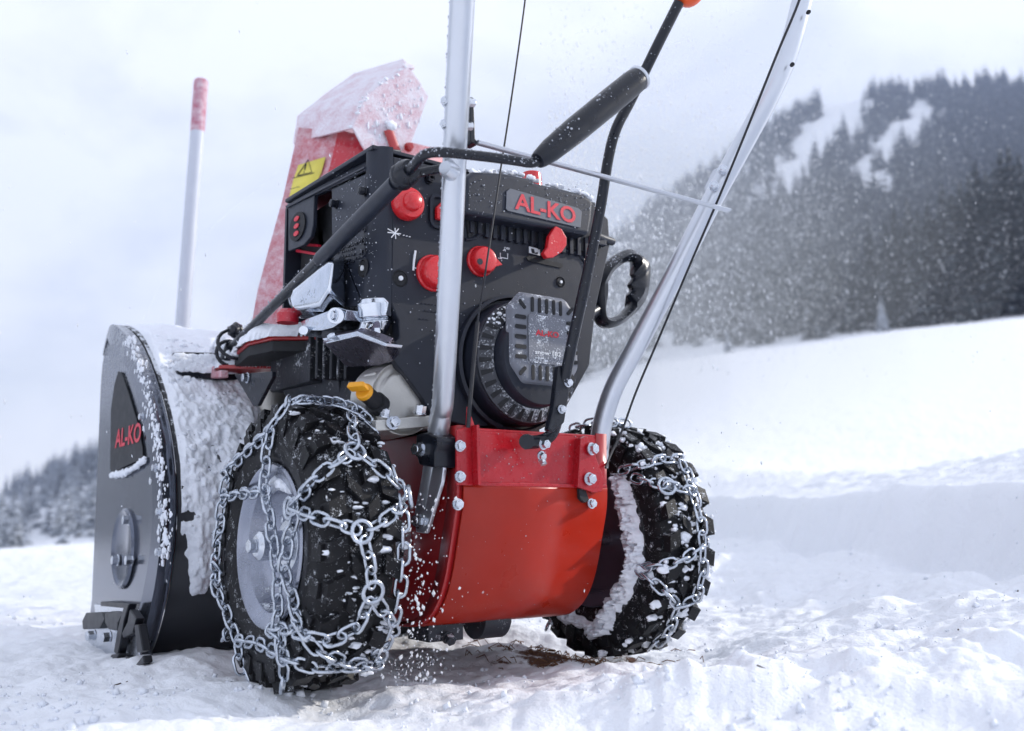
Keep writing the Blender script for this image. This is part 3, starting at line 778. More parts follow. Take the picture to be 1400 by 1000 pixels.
# ---- auger housing
SX = .298
prof = [(.752, .430), (.750, .462), (.740, .490), (.720, .510), (.695, .520), (.66, .523), (.61, .514), (.545, .490), (.480, .452), (.42, .405), (.37, .355), (.33, .305), (.305, .255), (.292, .20), (.296, .15), (.312, .10), (.34, .05), (.375, .012), (.41, .004), (.62, .004)]
def prof_s(n=90):
    p = smooth_path([Vector((0, y, z)) for y, z in prof], 8); return p
PR = prof_s()
bm = bmesh.new()
a = [bm.verts.new((-SX, p.y, p.z)) for p in PR]; b = [bm.verts.new((SX, p.y, p.z)) for p in PR]
for i in range(len(PR)-1): bm.faces.new((a[i], a[i+1], b[i+1], b[i]))
AH = obj('auger_housing', bm, m_shell, SB, smooth=60, solid=.005)
for sg in (-1, 1):
    bm = bmesh.new()
    poly = [(sg*(SX+.001), p.y, p.z) for p in PR]+[(sg*(SX+.001), .735, .012), (sg*(SX+.001), .724, .06)]
    prism(bm, poly, (sg*.005, 0, 0))
    sp = obj('side_panel', bm, m_housing, AH, bevel=.0015)
    if sg > 0: continue
    x0 = -SX-.006
    # raised rim following the curve
    bm = bmesh.new(); inn = []; out = []
    for i, p in enumerate(PR):
        t = (PR[min(i+1, len(PR)-1)]-PR[max(i-1, 0)]).normalized(); nrm = Vector((0, -t.z, t.y)); nrm = nrm if nrm.dot(Vector((0, .55, .25))-p) > 0 else -nrm
        if p.z < .045 and p.y > .36: break
        if p.y > .742: continue
        tp = float(sstep(.75, .60, p.y)); out.append((p-nrm*.003*tp, tp)); inn.append((p+nrm*(.003+.027*tp), tp))
    v = [[bm.verts.new((x0-.001-x*t_, q.y, q.z)) for q, t_ in L_] for x, L_ in ((0, out), (.015, out), (.018, inn), (0, inn))]
    for k in range(3):
        for i in range(len(out)-1): bm.faces.new((v[k][i], v[k][i+1], v[k+1][i+1], v[k+1][i]))
    obj('side_rim', bm, m_housing, sp_ := AH, smooth=40, solid=.002)
    # raised field with recessed triangular window
    X0 = x0-.0015
    tri = [P(x, y, 'x', X0) for x, y in ((152, 640), (153, 560), (158, 525), (163, 508), (168, 510), (178, 540), (190, 580), (196, 612), (197, 628), (185, 632), (168, 640), (155, 655))]
    bm = bmesh.new(); prism(bm, tri, (-.002, 0, 0)); obj('recessed_panel', bm, mat('recess_black', (.012, .014, .019), .6, snow=dict(thr=.80, scale=160, up=.1, fine=1.1, soft=.25, max=.6)), AH, bevel=.001)
    bm = bmesh.new()      # bearing boss
    c = P(171, 750, 'x', x0)
    lathe(bm, [(.0625, .0), (.0625, .003), (.058, .0065), (.053, .004), (.046, -.001+.002), (.0, .0015)], c, (-1, 0, 0), 48)
    obj('bearing_boss', bm, m_housing, AH, smooth=35)
    bm = []
    for x, y in ((177, 711), (162, 766), (181, 766)): bolt(bm, P(x, y, 'x', x0-.003), (-1, 0, 0), .0085, .009)
    obj('panel_bolt', bm, m_steel, AH)
    bm = []
    for x, y in ((219, 755), (220, 700), (214, 640), (196, 570)): bolt(bm, P(x, y, 'x', x0-.018), (-1, 0, 0), .006, .005)
    obj('rim_bolt', bm, m_steel, AH)
    bm = bmesh.new()      # ledge near the bottom
    A_, B_ = P(152, 822, 'x', x0), P(213, 826, 'x', x0)
    prism(bm, [A_, B_, B_+Vector((0, 0, -.007)), A_+Vector((0, 0, -.007))], (-.016, 0, 0))
    obj('side_ledge', bm, m_skid, AH, bevel=.001)
    bm = bmesh.new(); A_, B_ = P(131, 826, 'x', x0), P(216, 830, 'x', x0); C_, D_ = P(203, 898, 'x', x0), P(140, 900, 'x', x0)
    prism(bm, [A_, B_, C_, D_], (-.003, 0, 0)); obj('wear_plate', bm, m_steel, AH, bevel=.001)
    # letters
    A_, B_ = P(157, 615, 'x', X0-.003), P(192, 606, 'x', X0-.003)
    text('lettering', 'AL-KO', .031, A_+Vector((0, 0, .002)), (B_-A_), (0, 0, 1), m_letter2, AH, bold=.02, extrude=.0003, width=(B_-A_).length)
    # snow ledge under the window
    bm = bmesh.new()
    for i in range(16):
        u = i/15; p = P(153+44*u, 650-22*u+6*math.sin(u*3), 'x', x0-.004); s = .006+.004*RNG.random(); lump(bm, p, (.004, s*1.5, s*.6), i, .3, 3)
    for i in range(420):
        y = 462+310*RNG.random()**1.2; x = np.interp(y, [470, 500, 560, 640, 700, 760], [176, 190, 205, 217, 222, 223]); s = RNG.choice((.0009, .0013, .0018, .0032)); lump(bm, P(x+RNG.gauss(1, 5), y, 'x', x0-.0172), (s*.6, s, s*1.4), i, .4, 2)
    tag(obj('snow_clump', bm, m_shellsnow, AH, smooth=80), kind='stuff')
# packed snow on the housing back
nx, ns = 300, 280
cum = [0]
for i in range(1, len(PR)): cum.append(cum[-1]+(PR[i]-PR[i-1]).length)
S00 = .10
def pr_at(s):
    s = s+S00
    for i in range(1, len(PR)):
        if s <= cum[i]:
            u = (s-cum[i-1])/(cum[i]-cum[i-1]); p = PR[i-1].lerp(PR[i], u); t = (PR[i]-PR[i-1]).normalized(); break
    else: p = PR[-1].copy(); t = (PR[-1]-PR[-2]).normalized()
    n = Vector((0, -t.z, t.y)); 
    if n.dot(p-Vector((0, .55, .25))) < 0: n = -n
    return p, n
Smax = .84
G = np.zeros((ns, nx)); PP = {}
sx = np.linspace(-SX+.004, SX, nx); ss = np.linspace(0, Smax, ns)
SXg, SSg = np.meshgrid(sx, ss)
edge = sstep(.0, .35, (SXg+SX))
lim = .60+.09*(fbm(SXg*14, SXg*0+1, 3, 71)-.5)*2+.07*np.exp(-((SXg+.262)/.018)**2)+.06*np.exp(-((SXg+.215)/.032)**2)+.05*(fbm(SXg*40, SXg*0+2, 3, 72)-.5)-.26*sstep(-.2, -.12, SXg)
th = .014*(fbm(SXg*18, SSg*18, 3, 60))+.008*(fbm(SXg*60, SSg*34, 3, 61)-.45)*sstep(.15, .45, SSg)+.007*(fbm(SXg*190, SSg*150, 2, 62)-.5)*sstep(.1, .4, SSg)
th = (th+.002)*(1-sstep(lim-.09, lim+.01, SSg)) - .0065*sstep(lim-.05, lim+.03, SSg) + .010*(fbm(SXg*110, SSg*80, 3, 63)-.5)*sstep(lim-.16, lim, SSg)
th = th - .030*np.clip(fbm(SXg*46, SSg*40, 4, 66)-.50, 0, 1)*sstep(.22, .48, SSg)
th = th*sstep(-.0, .012, SXg+SX)
V = []; idx = -np.ones((ns, nx), int); F = []
for i in range(ns):
    p, n = pr_at(ss[i])
    for j in range(nx):
        V.append((sx[j], p.y+n.y*(th[i, j]+.0026), p.z+n.z*(th[i, j]+.0026)))
ok = th > -.0048
for i in range(ns-1):
    for j in range(nx-1):
        if ok[i, j] and ok[i+1, j] and ok[i, j+1] and ok[i+1, j+1]:
            q = i*nx+j; F.append((q, q+1, q+nx+1, q+nx))
tag(np_mesh('snow_crust', np.array(V), np.array(F), m_shellsnow, smooth=80, parent=AH), kind='stuff')
bm = bmesh.new()
for i in range(520):
    q, n_ = pr_at(RNG.uniform(.22, .62)); s = RNG.choice((.0015, .002, .003, .0045)); x = RNG.uniform(-SX+.01, .05)
    jx = int((x+SX)/(2*SX)*(nx-1)); js = min(ns-1, int(RNG.uniform(.2, .62)/Smax*(ns-1))); q, n_ = pr_at(ss[js])
    if th[js, jx] > -.001: lump(bm, Vector((x, q.y, q.z))+n_*(max(th[js, jx], 0)+.002), (s*1.3, s, s), i, .4, 2)
tag(obj('snow_clump', bm, m_shellsnow, AH, smooth=80), kind='stuff')
# scraper bolt at the lower rear corner
bm = bmesh.new(); bolt(bm, P(202, 902, 'x', -SX-.012), (-1, -.3, .2), .010, .008); box(bm, P(206, 903, 'x', -SX), (.02, .05, .012)); obj('scraper_bolt', bm, m_steel, AH)
bm = bmesh.new()          # auger flights inside, seen only from in front
tube(bm, [(-.28, .56, .25), (.28, .56, .25)], .02, 12)
for s in (-1, 1):
    for k in range(26):
        a0 = k*.5; x = s*(.03+k*.0095); pts = []
        for (r, da) in ((.02, 0), (.2, 0), (.2, .45), (.02, .45)):
            pts.append((x+(.0045*s if da else 0), .56+r*math.cos(a0+da), .25+r*math.sin(a0+da)))
        v = [bm.verts.new(p) for p in pts]; bm.faces.new(v)
obj('auger', bm, m_redside, SB, solid=.003)

# ---- skid shoe
bm = bmesh.new(); xs = -SX-.045
def pl(pts, x, d): prism(bm, [P(a_, b_, 'x', x) for a_, b_ in pts], (d, 0, 0))
for q in ([(112, 849), (117, 838), (139, 837), (143, 846), (136, 860), (113, 861)], [(143, 838), (152, 836), (168, 838), (161, 852), (160, 863), (148, 861), (143, 852)],
          [(170, 826), (176, 826), (169, 850), (164, 880), (160, 897), (155, 892), (160, 862), (165, 842)], [(177, 833), (186, 846), (181, 866), (168, 873), (166, 866), (174, 850)],
          [(110, 898), (125, 895), (139, 903), (136, 914), (110, 913)], [(141, 914), (152, 895), (163, 893), (152, 919)], [(183, 854), (189, 854), (195, 890), (187, 893)], [(171, 896), (185, 909), (195, 896), (197, 906), (184, 916), (172, 911)]):
    pl(q, xs, .012)
box(bm, P(160, 845, 'x', xs+.03), (.035, .10, .006)); box(bm, P(150, 908, 'x', xs+.03), (.035, .10, .006))
SK = obj('skid_shoe', bm, m_skid, SB, bevel=.002)
bm = bmesh.new()
pl([(121, 858), (165, 850), (178, 845), (190, 860), (190, 908), (168, 910), (142, 910), (121, 900)], xs+.014, .004)
obj('adjusting_plate', bm, m_steel, SK, bevel=.001)
bm = []
for x, y in ((129, 869), (150, 871)): bolt(bm, P(x, y, 'x', xs-.001), (-1, -.2, 0), .0085, .010); 
bolt(bm, P(176, 874, 'x', xs+.02), (-1, -.2, 0), .0095, .010)
obj('skid_bolt', bm, m_steel, SK)

# ---- transmission body
prof_c = [(-.132, .231), (-.130, .205), (-.122, .175), (-.108, .128), (-.092, .098), (-.070, .078), (-.035, .066), (.06, .06)]
BX = .110
bm = bmesh.new()
side = [Vector((0, y, z)) for y, z in smooth_path([Vector((y, z, 0)) for y, z in prof_c], 5) for _ in (0,)] if False else [Vector((0, p.x, p.y)) for p in smooth_path([Vector((y, z, 0)) for y, z in prof_c], 5)]
for s in (-1, 1):
    poly = [(s*BX, p.y+.004, p.z+.004) for p in side]+[(s*BX, .30, .06), (s*BX, .30, .29), (s*BX, -.128, .297)]
    prism(bm, poly, (-s*.004, 0, 0))
box(bm, (0, .085, .294), (2*BX-.01, .42, .005))
box(bm, (0, .28, .18), (2*BX-.01, .005, .22))
TB = obj('transmission_housing', bm, m_redside, SB, bevel=.0012)
fl = [p for p in side if p.z > .062]      # rear flange of the side plates
for s in (-1, 1):
    bm = bmesh.new()
    o_ = [Vector((s*BX, -.134, .300))]+fl
    a = [bm.verts.new((s*(BX+.003), p.y-.004, p.z)) for p in o_]; b = [bm.verts.new((s*(BX-.014), p.y-.004, p.z)) for p in o_]; c = [bm.verts.new((s*(BX+.003), p.y+.016, p.z)) for p in o_]
    for i in range(len(o_)-1): bm.faces.new((a[i], a[i+1], b[i+1], b[i])); bm.faces.new((c[i], c[i+1], a[i+1], a[i]))
    obj('side_flange', bm, m_redside, TB, solid=.0025)
bm = bmesh.new()
a = [bm.verts.new((-BX+.003, p.y-.008, p.z)) for p in side]; b = [bm.verts.new((BX+.001, p.y-.008, p.z)) for p in side]
for i in range(len(side)-1): bm.faces.new((a[i], a[i+1], b[i+1], b[i]))
obj('lower_cover', bm, m_redcover, TB, smooth=60, solid=.003)
bm = bmesh.new(); box(bm, (.012, -.136, .264), (2*BX-.022, .004, .062)); box(bm, (.012, -.118, .296), (2*BX-.022, .04, .004)); box(bm, (.012, -.1385, .2325), (2*BX-.022, .007, .005))
obj('rear_crossplate', bm, m_red, TB, bevel=.0015)
bm = bmesh.new()      # left corner bracket with pointed ear
pts = [P(x, y, 'y', -.141) for x, y in ((622, 588), (636, 584), (637, 556), (646, 580), (648, 664), (622, 664))]
prism(bm, pts, (0, -.004, 0)); BL = obj('corner_bracket', bm, m_red, TB, bevel=.001)
bm = bmesh.new(); prism(bm, [P(x, y, 'y', -.145) for x, y in ((644, 582), (648, 582), (650, 664), (646, 664))], (0, -.012, 0)); obj('bracket_fold', bm, m_red, BL, bevel=.001)
bm = []
for x, y in ((628, 610), (628, 652)): bolt(bm, P(x, y, 'y', -.146), (0, -1, 0), .0062, .005)
bolt(bm, P(625, 690, 'y', -.142), (0, -1, .1), .0064, .005); bolt(bm, P(808, 689, 'y', -.142), (0, -1, .1), .0060, .005)
obj('body_bolt', bm, m_steel, TB)
bm = bmesh.new()      # right gusset
pts = [P(x, y, 'y', -.150) for x, y in ((794, 600), (802, 596), (810, 612), (826, 655), (824, 672), (812, 674), (790, 666))]
prism(bm, pts, (0, .016, 0)); GR = obj('gusset_bracket', bm, m_red, TB, bevel=.0012)
bm = []; bolt(bm, P(805, 655, 'y', -.152), (0, -1, 0), .0075, .007); bolt(bm, P(808, 614, 'y', -.152), (.2, -1, 0), .0075, .007); obj('gusset_bolt', bm, m_steel, GR)
bm = bmesh.new(); prism(bm, [P(x, y, 'y', -.146) for x, y in ((792, 668), (800, 667), (806, 684), (800, 688), (793, 682))], (0, .008, 0)); obj('rubber_stop', bm, m_void, TB, bevel=.001)
# axle, bottom drive parts, impeller barrel
bm = bmesh.new(); tube(bm, [(-.25, 0, RW), (.25, 0, RW)], .010, 16); cyl(bm, (-.12, 0, RW), (-.111, 0, RW), .03); cyl(bm, (.111, 0, RW), (.12, 0, RW), .03); obj('axle', bm, m_steel, SB)
bm = bmesh.new(); cyl(bm, (-.02, -.03, .07), (.02, -.03, .07), .028); box(bm, (-.07, -.02, .055), (.05, .05, .02)); bolt(bm, (-.07, -.05, .05), (0, -1, -.5), .007, .008); obj('drive_bearing', bm, m_darkcast, SB, bevel=.002)
bm = bmesh.new(); lathe(bm, [(.0, .0), (.15, .0), (.152, .012), (.152, .25)], (0, .17, .27), (0, 1, 0), 56); lathe(bm, [(.158, .0), (.158, .012)], (0, .175, .27), (0, 1, 0), 56)
obj('impeller_barrel', bm, m_darkcast, SB, smooth=40)

# ---- engine
YP = -.092       # rear face of the engine cover
bm = bmesh.new()
box(bm, (-.035, .05, .45), (.20, .22, .30)); box(bm, (-.03, .09, .55), (.30, .16, .13))
EN = obj('engine_block', bm, m_void, SB)
bm = bmesh.new()
bm2 = [P(x, y, 'y', -.075) for x, y in ((512, 508), (560, 505), (596, 560), (596, 588), (514, 588), (514, 560))]
prism(bm, bm2, (0, .03, 0))
lathe(bm, [(.0, .0), (.030, .0), (.034, .004), (.040, .004), (.044, .0), (.046, .05)], P(553, 545, 'y', -.083)+Vector((0, 0, 0)), (0, 1, 0), 40)
obj('crankcase', bm, m_cast, EN, bevel=.006, seg=3)
bm = bmesh.new(); pts = [P(x, y, 'y', -.10) for x, y in ((514, 574), (588, 568), (588, 584), (514, 590))]; prism(bm, pts, (0, .16, 0)); obj('base_flange', bm, m_cast, EN, bevel=.0015)
bm = []
bolt(bm, P(536, 579, 'y', -.101), (0, -1, .2), .0075, .008); bolt(bm, P(574, 566, 'y', -.095), (0, -.3, 1), .0075, .009); bolt(bm, P(526, 570, 'y', -.095), (0, -.3, 1), .0065, .008); obj('flange_bolt', bm, m_steel, EN)
bm = bmesh.new(); c0 = P(520, 556, 'y', -.085); c1 = P(500, 538, 'y', -.10); tube(bm, [c0, c1], .010, 16); tube(bm, [c0, c0.lerp(c1, .35)], .013, 16); obj('filler_neck', bm, m_void, EN)
bm = bmesh.new(); d = (c1-c0).normalized(); cyl(bm, c1, c1+d*.007, .011, .010, 16); M = frame(d)
prism(bm, [c1+d*.010+M @ Vector(v) for v in ((-.012, -.0035, 0), (.012, -.0035, 0), (.010, .0035, 0), (-.010, .0035, 0))], d*.013); obj('oil_cap', bm, m_yellow, EN, bevel=.002)
# dark cylinder and hoses ahead of the crankcase
bm = bmesh.new()
cyl(bm, P(420, 520, 'x', -.12), P(500, 520, 'x', -.10), .045, seg=28)
box(bm, P(430, 500, 'x', -.13), (.08, .14, .07)); box(bm, P(470, 555, 'x', -.12), (.04, .16, .08))
for k in range(7): box(bm, P(425+10*k, 490, 'x', -.155), (.03, .006, .06))
obj('cylinder_block', bm, m_darkcast, EN, bevel=.003)
bm = bmesh.new(); cyl(bm, P(371, 530, 'x', -.13)+Vector((0, 0, -.06)), P(371, 530, 'x', -.13)+Vector((0, 0, .05)), .03, seg=28); obj('chute_support_tube', bm, m_cast, SB)
# silver heat shield
def loft(bm, A, B):
    a = [bm.verts.new(p) for p in A]; b = [bm.verts.new(p) for p in B]; n = len(a)
    bm.faces.new(a[::-1]); bm.faces.new(b)
    for i in range(n): bm.faces.new((a[i], a[(i+1) % n], b[(i+1) % n], b[i]))
bm = bmesh.new()
A_ = [P(x, y, 'x', -.236) for x, y in ((401, 397), (449, 356), (456, 357), (449, 397), (436, 417), (401, 423), (397, 411))]
B_ = [P(x, y, 'x', -.206) for x, y in ((396, 396), (444, 350), (472, 350), (474, 421), (448, 437), (410, 438), (393, 414))]
loft(bm, A_, B_)
HS = obj('heat_shield', bm, m_chrome, EN, bevel=.005, seg=4, smooth=50)
bm = bmesh.new()
for k in range(9): q = P(411+2.3*k, 411-1.1*k+RNG.uniform(-4, 4), 'x', -.2362); tube(bm, [q, q+Vector((0, RNG.uniform(-.006, .002), RNG.uniform(-.006, .006)))], .0009, 6)
obj('pressed_mark', bm, m_chrome, HS)
bm = bmesh.new()
pr1 = [P(x, y, 'x', -.222) for x, y in ((411, 440), (420, 436), (452, 424), (462, 420), (474, 424), (470, 438), (455, 448), (440, 452), (425, 452), (416, 460))]
prism(bm, pr1, (.03, 0, 0)); cyl(bm, P(459, 432, 'x', -.224), P(459, 432, 'x', -.232), .010, seg=18); bolt(bm, P(459, 432, 'x', -.232), (-1, 0, 0), .006, .004)
cyl(bm, P(415, 452, 'x', -.222), P(415, 452, 'x', -.230), .006)
obj('shield_strap', bm, m_chrome, EN, bevel=.002)
bm = bmesh.new()
A_ = [P(440, 468, 'x', -.228), P(490, 459, 'x', -.224), P(527, 474, 'x', -.222), P(537, 495, 'x', -.19), P(520, 500, 'x', -.175), P(474, 503, 'x', -.18)]
prism(bm, A_, (.012, .004, .012)); obj('exhaust_guard', bm, m_guardrefl, EN, bevel=.002, seg=2)
bm = bmesh.new()
A_ = [P(x, y, 'x', -.226) for x, y in ((440, 463), (488, 453), (529, 470), (527, 474), (489, 460), (446, 470))]
prism(bm, A_, (.02, 0, 0)); bolt(bm, P(455, 462, 'x', -.227), (-.5, 0, 1), .006, .004); obj('guard_lip', bm, m_chrome, EN, bevel=.002, seg=2)
# carburettor elbow and nut
bm = bmesh.new(); tube(bm, smooth_path([P(452, 452, 'x', -.19), P(475, 440, 'x', -.195), P(495, 430, 'x', -.18), P(500, 420, 'x', -.15)]), .015, 18); obj('intake_elbow', bm, m_darkcast, EN)
bm = bmesh.new(); c = P(514, 436, 'y', -.070)
lathe(bm, [(0, -.020), (.010, -.020), (.012, -.017), (.0185, -.006), (.0195, -.003), (.0165, -.0015), (.0165, .0005), (.0210, .002), (.0215, .018), (.018, .024), (0, .026)], c, (-.15, -.1, 1), 28)
cyl(bm, P(516, 450, 'y', -.078), P(516, 461, 'y', -.080), .0062, seg=6); cyl(bm, P(499, 443, 'y', -.088), P(496, 452, 'y', -.090), .0055, seg=6)
obj('fuel_bowl', bm, m_chrome, EN, bevel=.002, seg=2)

# engine cover: rear panel, side walls, top
EC_pts = [(517, 209), (640, 238), (800, 268), (832, 300), (834, 336), (815, 420), (806, 500), (760, 583), (640, 583), (594, 572), (586, 562), (578, 545), (556, 515), (537, 491), (531, 473), (546, 462), (545, 438), (528, 413), (514, 396)]
bm = bmesh.new()
CRN = .024
ecp = [P(x, y, 'y', YP) for x, y in EC_pts]
for p in ecp: p.x = max(p.x, -.2025+CRN)
prism(bm, ecp, (0, .018, 0))
EC = obj('engine_cover', bm, m_black, SB, bevel=.002, seg=2)
bm = bmesh.new(); zb, zt_ = P(517, 413, 'x', -.2025).z, .638; v0 = []; v1 = []
for k in range(11):
    t = rad(90*k/10); q = Vector((-.2025+CRN-CRN*math.cos(t), YP+CRN-CRN*math.sin(t), 0)); v0.append(bm.verts.new(q+Vector((0, 0, zb-.012*k/10)))); v1.append(bm.verts.new(q+Vector((0, 0, zt_))))
for k in range(10): bm.faces.new((v0[k], v0[k+1], v1[k+1], v1[k]))
obj('cover_corner', bm, m_black_top, EC, smooth=80)
XS = -.2025
def sidepoly(pts, d=.006, x=XS):
    q = [P(340+a_/4.547, 220+b_/4.547, 'x', x) for a_, b_ in pts]
    for p in q: p.y = max(p.y, YP+CRN)
    return q
bm = bmesh.new()
prism(bm, sidepoly([(245, 292), (815, 8), (815, 66), (760, 66), (515, 178), (410, 202)]), (.006, 0, 0))
prism(bm, sidepoly([(515, 178), (760, 64), (806, 64), (806, 880), (770, 880), (600, 912), (568, 908), (535, 800), (515, 420)]), (.006, 0, 0))
prism(bm, sidepoly([(245, 293), (408, 203), (400, 400), (385, 470), (340, 525), (245, 562)]), (.006, 0, 0))
obj('side_wall', bm, m_black_top, EC, bevel=.002)
bm = bmesh.new()      # bevelled shoulder that catches the sky
lo = sidepoly([(240, 296), (300, 262), (815, 6)]); up_ = sidepoly([(246, 252), (300, 214), (815, -72)], x=XS+.020)
quadr = [[bm.verts.new(p) for p in lo], [bm.verts.new(p) for p in up_], [bm.verts.new(p+Vector((.03, 0, .004))) for p in up_]]
for i in range(2):
    for j in range(2): bm.faces.new((quadr[i][j], quadr[i][j+1], quadr[i+1][j+1], quadr[i+1][j]))
obj('cover_shoulder', bm, m_black_top, EC, solid=.003)
bm = bmesh.new()      # top skin
zt = .633
prism(bm, [(-.203, -.085, zt), (.15, -.085, zt-.006), (.15, .17, zt), (-.203, .18, zt+.004)], (0, 0, .006))
obj('top_skin', bm, m_black_top, EC, bevel=.002)
bm = bmesh.new(); prism(bm, [(.142, -.085, .50), (.142, .17, .50), (.142, .17, .63), (.142, -.085, .625)], (.006, 0, 0)); prism(bm, [(.10, .168, .40), (-.2, .178, .47), (-.2, .178, .63), (.10, .168, .63)], (0, .006, 0)); obj('far_wall', bm, m_black, EC)
bm = bmesh.new()
prism(bm, sidepoly([(232, 290), (806, -20), (806, 5), (232, 312)], x=XS-.001), (-.003, 0, 0)) if False else None
A_ = sidepoly([(236, 283), (806, -12), (806, -2), (240, 296)], x=XS-.0005); prism(bm, A_, (-.002, 0, 0)); obj('side_seam', bm, m_black_top, EC)
bm = bmesh.new()      # dark disc painted as the oval hole's shade, red-lit dots painted on
c = P(407, 310, 'x', XS-.001); ell = [c+Vector((0, .026*math.cos(t), .020*math.sin(t))) for t in np.linspace(0, 2*math.pi, 28, endpoint=False)]
prism(bm, ell, (-.0012, 0, 0)); VO = obj('vent_hole_shade', bm, m_void, EC)
bm = bmesh.new()
for k in range(3):
    c2 = c+Vector((-.002, -.001, .0105-.0105*k)); prism(bm, [c2+Vector((0, .008*math.cos(t), .0034*math.sin(t))) for t in np.linspace(0, 2*math.pi, 14, endpoint=False)], (-.001, 0, 0))
obj('red_lit_dot', bm, m_letter, VO)
bm = bmesh.new()      # hooked lever inside the opening and red bars
prism(bm, sidepoly([(420, 470), (440, 425), (470, 420), (460, 470), (480, 520), (500, 540), (480, 570), (440, 530)], x=-.18), (.01, 0, 0)); prism(bm, sidepoly([(440, 320), (470, 320), (470, 430), (445, 430)], x=-.17), (.01, 0, 0)); obj('governor_arm', bm, m_blacksteel, EC, bevel=.002)
bm = bmesh.new(); prism(bm, sidepoly([(285, 548), (430, 575), (430, 590), (285, 566)], x=-.185), (.01, 0, 0)); prism(bm, sidepoly([(340, 512), (430, 520), (430, 534), (340, 528)], x=-.185), (.01, 0, 0)); obj('red_linkage', bm, m_letter2, EC)
bm = []
for a_, b_ in ((545, 270), (725, 190)): bolt(bm, sidepoly([(a_, b_)], x=XS-.001)[0], (-1, 0, 0), .006, .007)
bolt(bm, P(586, 244, 'y', YP), (0, -1, 0), .006, .006); bolt(bm, P(556+30, 246, 'y', YP), (0, -1, 0), .006, .006)
obj('cover_bolt', bm, m_blacksteel, EC)
# recessed screws
def recess(px, py, n, r, ax, v):
    c = P(px, py, ax, v); n = Vector(n)
    bm = bmesh.new(); lathe(bm, [(0, .0008), (r, .0008), (r*1.08, .002), (r*1.25, .0)], c, n, 24); o = obj('screw_recess', bm, m_void, EC)
    bm = bmesh.new(); cyl(bm, c+n*.0009, c+n*.0028, r*.34, seg=12); obj('screw_head', bm, m_white, o)
recess(497, 367, (-1, 0, 0), .0095, 'x', XS); recess(547, 381, (0, -1, 0), .0085, 'y', YP); recess(766, 386, (0, -1, 0), .006, 'y', YP)
# moulded lines of instructions on the side wall
bm = bmesh.new()
for (a_, b_, c_, d_) in ((560, 445, 750, 400), (560, 460, 720, 425), (565, 545, 680, 515), (560, 560, 740, 480), (550, 575, 660, 545), (560, 600, 740, 560), (540, 640, 740, 585), (560, 650, 690, 620)):
    A_, B_ = sidepoly([(a_, b_), (c_, d_)], x=XS-.0005); n_ = 9
    for k in range(n_):
        if RNG.random() < .25: continue
        q = A_.lerp(B_, (k+.5)/n_); box(bm, q, (.0014, (B_-A_).length/n_*.62, .0022))
obj('embossed_lines', bm, m_black, EC)
for (a_, b_) in ((742, 408), (735, 490), (735, 560)):
    pass
bm = bmesh.new()
for (a_, b_) in ((742, 408), (737, 490), (737, 562)):
    c = sidepoly([(a_, b_)], x=XS-.0005)[0]; lathe(bm, [(.0035, 0), (.0035, .0015), (.005, .0015), (.005, 0)], c, (-1, 0, 0), 16)
obj('embossed_ring', bm, m_black, EC)
# fuel tank band carrying the emblem
bm = bmesh.new()
tb = [P(x, y, 'y', -.118) for x, y in ((636, 242), (648, 234), (690, 236), (722, 243), (735, 250), (775, 259), (800, 266), (812, 275), (810, 300), (806, 322), (636, 292))]
prism(bm, tb, (0, .08, 0)); TK = obj('tank_band', bm, m_black_top, EC, bevel=.006, seg=3)
bm = bmesh.new()
pp = [P(x, y, 'y', -.1185) for x, y in ((692, 262), (697, 258), (790, 285), (795, 290), (793, 312), (788, 311), (694, 289), (691, 286))]
prism(bm, pp, (0, -.0012, 0)); obj('emblem_plate', bm, m_greyplate, TK, bevel=.0008)
A_, B_ = P(704, 286, 'y', -.1202), P(787, 307, 'y', -.1202)
text('emblem_lettering', 'AL-KO', .0225, A_, (B_-A_), (0, 0, 1), m_letter, TK, bold=.022, extrude=.0004, width=(B_-A_).length)
bm = bmesh.new()
for i in range(46):      # snow on the top edge of the band
    u = RNG.random(); x = 645+165*u; y = np.interp(x, [645, 690, 722, 735, 775, 800, 812], [236, 235, 241, 249, 258, 265, 276]); s = RNG.uniform(.002, .0055)
    lump(bm, P(x, y, 'y', -.11+.03*RNG.random()), (s*1.5, s, s*.8), i, .35, 1)
tag(obj('snow_clump', bm, m_shellsnow, TK, smooth=80), kind='stuff')
bm = bmesh.new(); c = P(727, 248, 'y', -.05); cyl(bm, c+Vector((0, 0, -.02)), c+Vector((0, 0, .012)), .016, .013); obj('fuel_cap', bm, m_knob, EC, bevel=.002)
# finned grille strip
bm = bmesh.new(); g0 = [P(x, y, 'y', YP-.0006) for x, y in ((636, 296), (822, 328), (818, 350), (806, 346), (740, 332), (690, 324), (655, 318), (640, 326))]
prism(bm, g0, (0, -.0012, 0)); GS = obj('grille_strip', bm, m_void, EC)
bm = bmesh.new()
for k in range(17):
    x = 645+10.4*k; y = 299+.172*(x-645); h = (23 if k < 9 else 26) if k > 1 else 20
    A_, B_ = P(x, y, 'y', YP-.002), P(x-1, y+h, 'y', YP-.002); c = (A_+B_)/2; box(bm, c, (.0062, .006, (A_-B_).length))
obj('grille_fin', bm, m_black, GS, bevel=.001)
bm = bmesh.new(); tube(bm, smooth_path([P(x, y, 'y', YP) for x, y in ((636, 328), (648, 326), (660, 320), (690, 325), (740, 334), (775, 343), (790, 348), (800, 360), (802, 372))]), .0025, 8); obj('panel_ridge', bm, m_black, EC)
bm = bmesh.new(); tube(bm, [P(812, 322, 'y', -.10), P(838, 331, 'y', -.09)], .006, 10); box(bm, P(816, 330, 'y', -.09), (.02, .02, .016)); obj('cover_clip', bm, m_black_top, EC, bevel=.002)
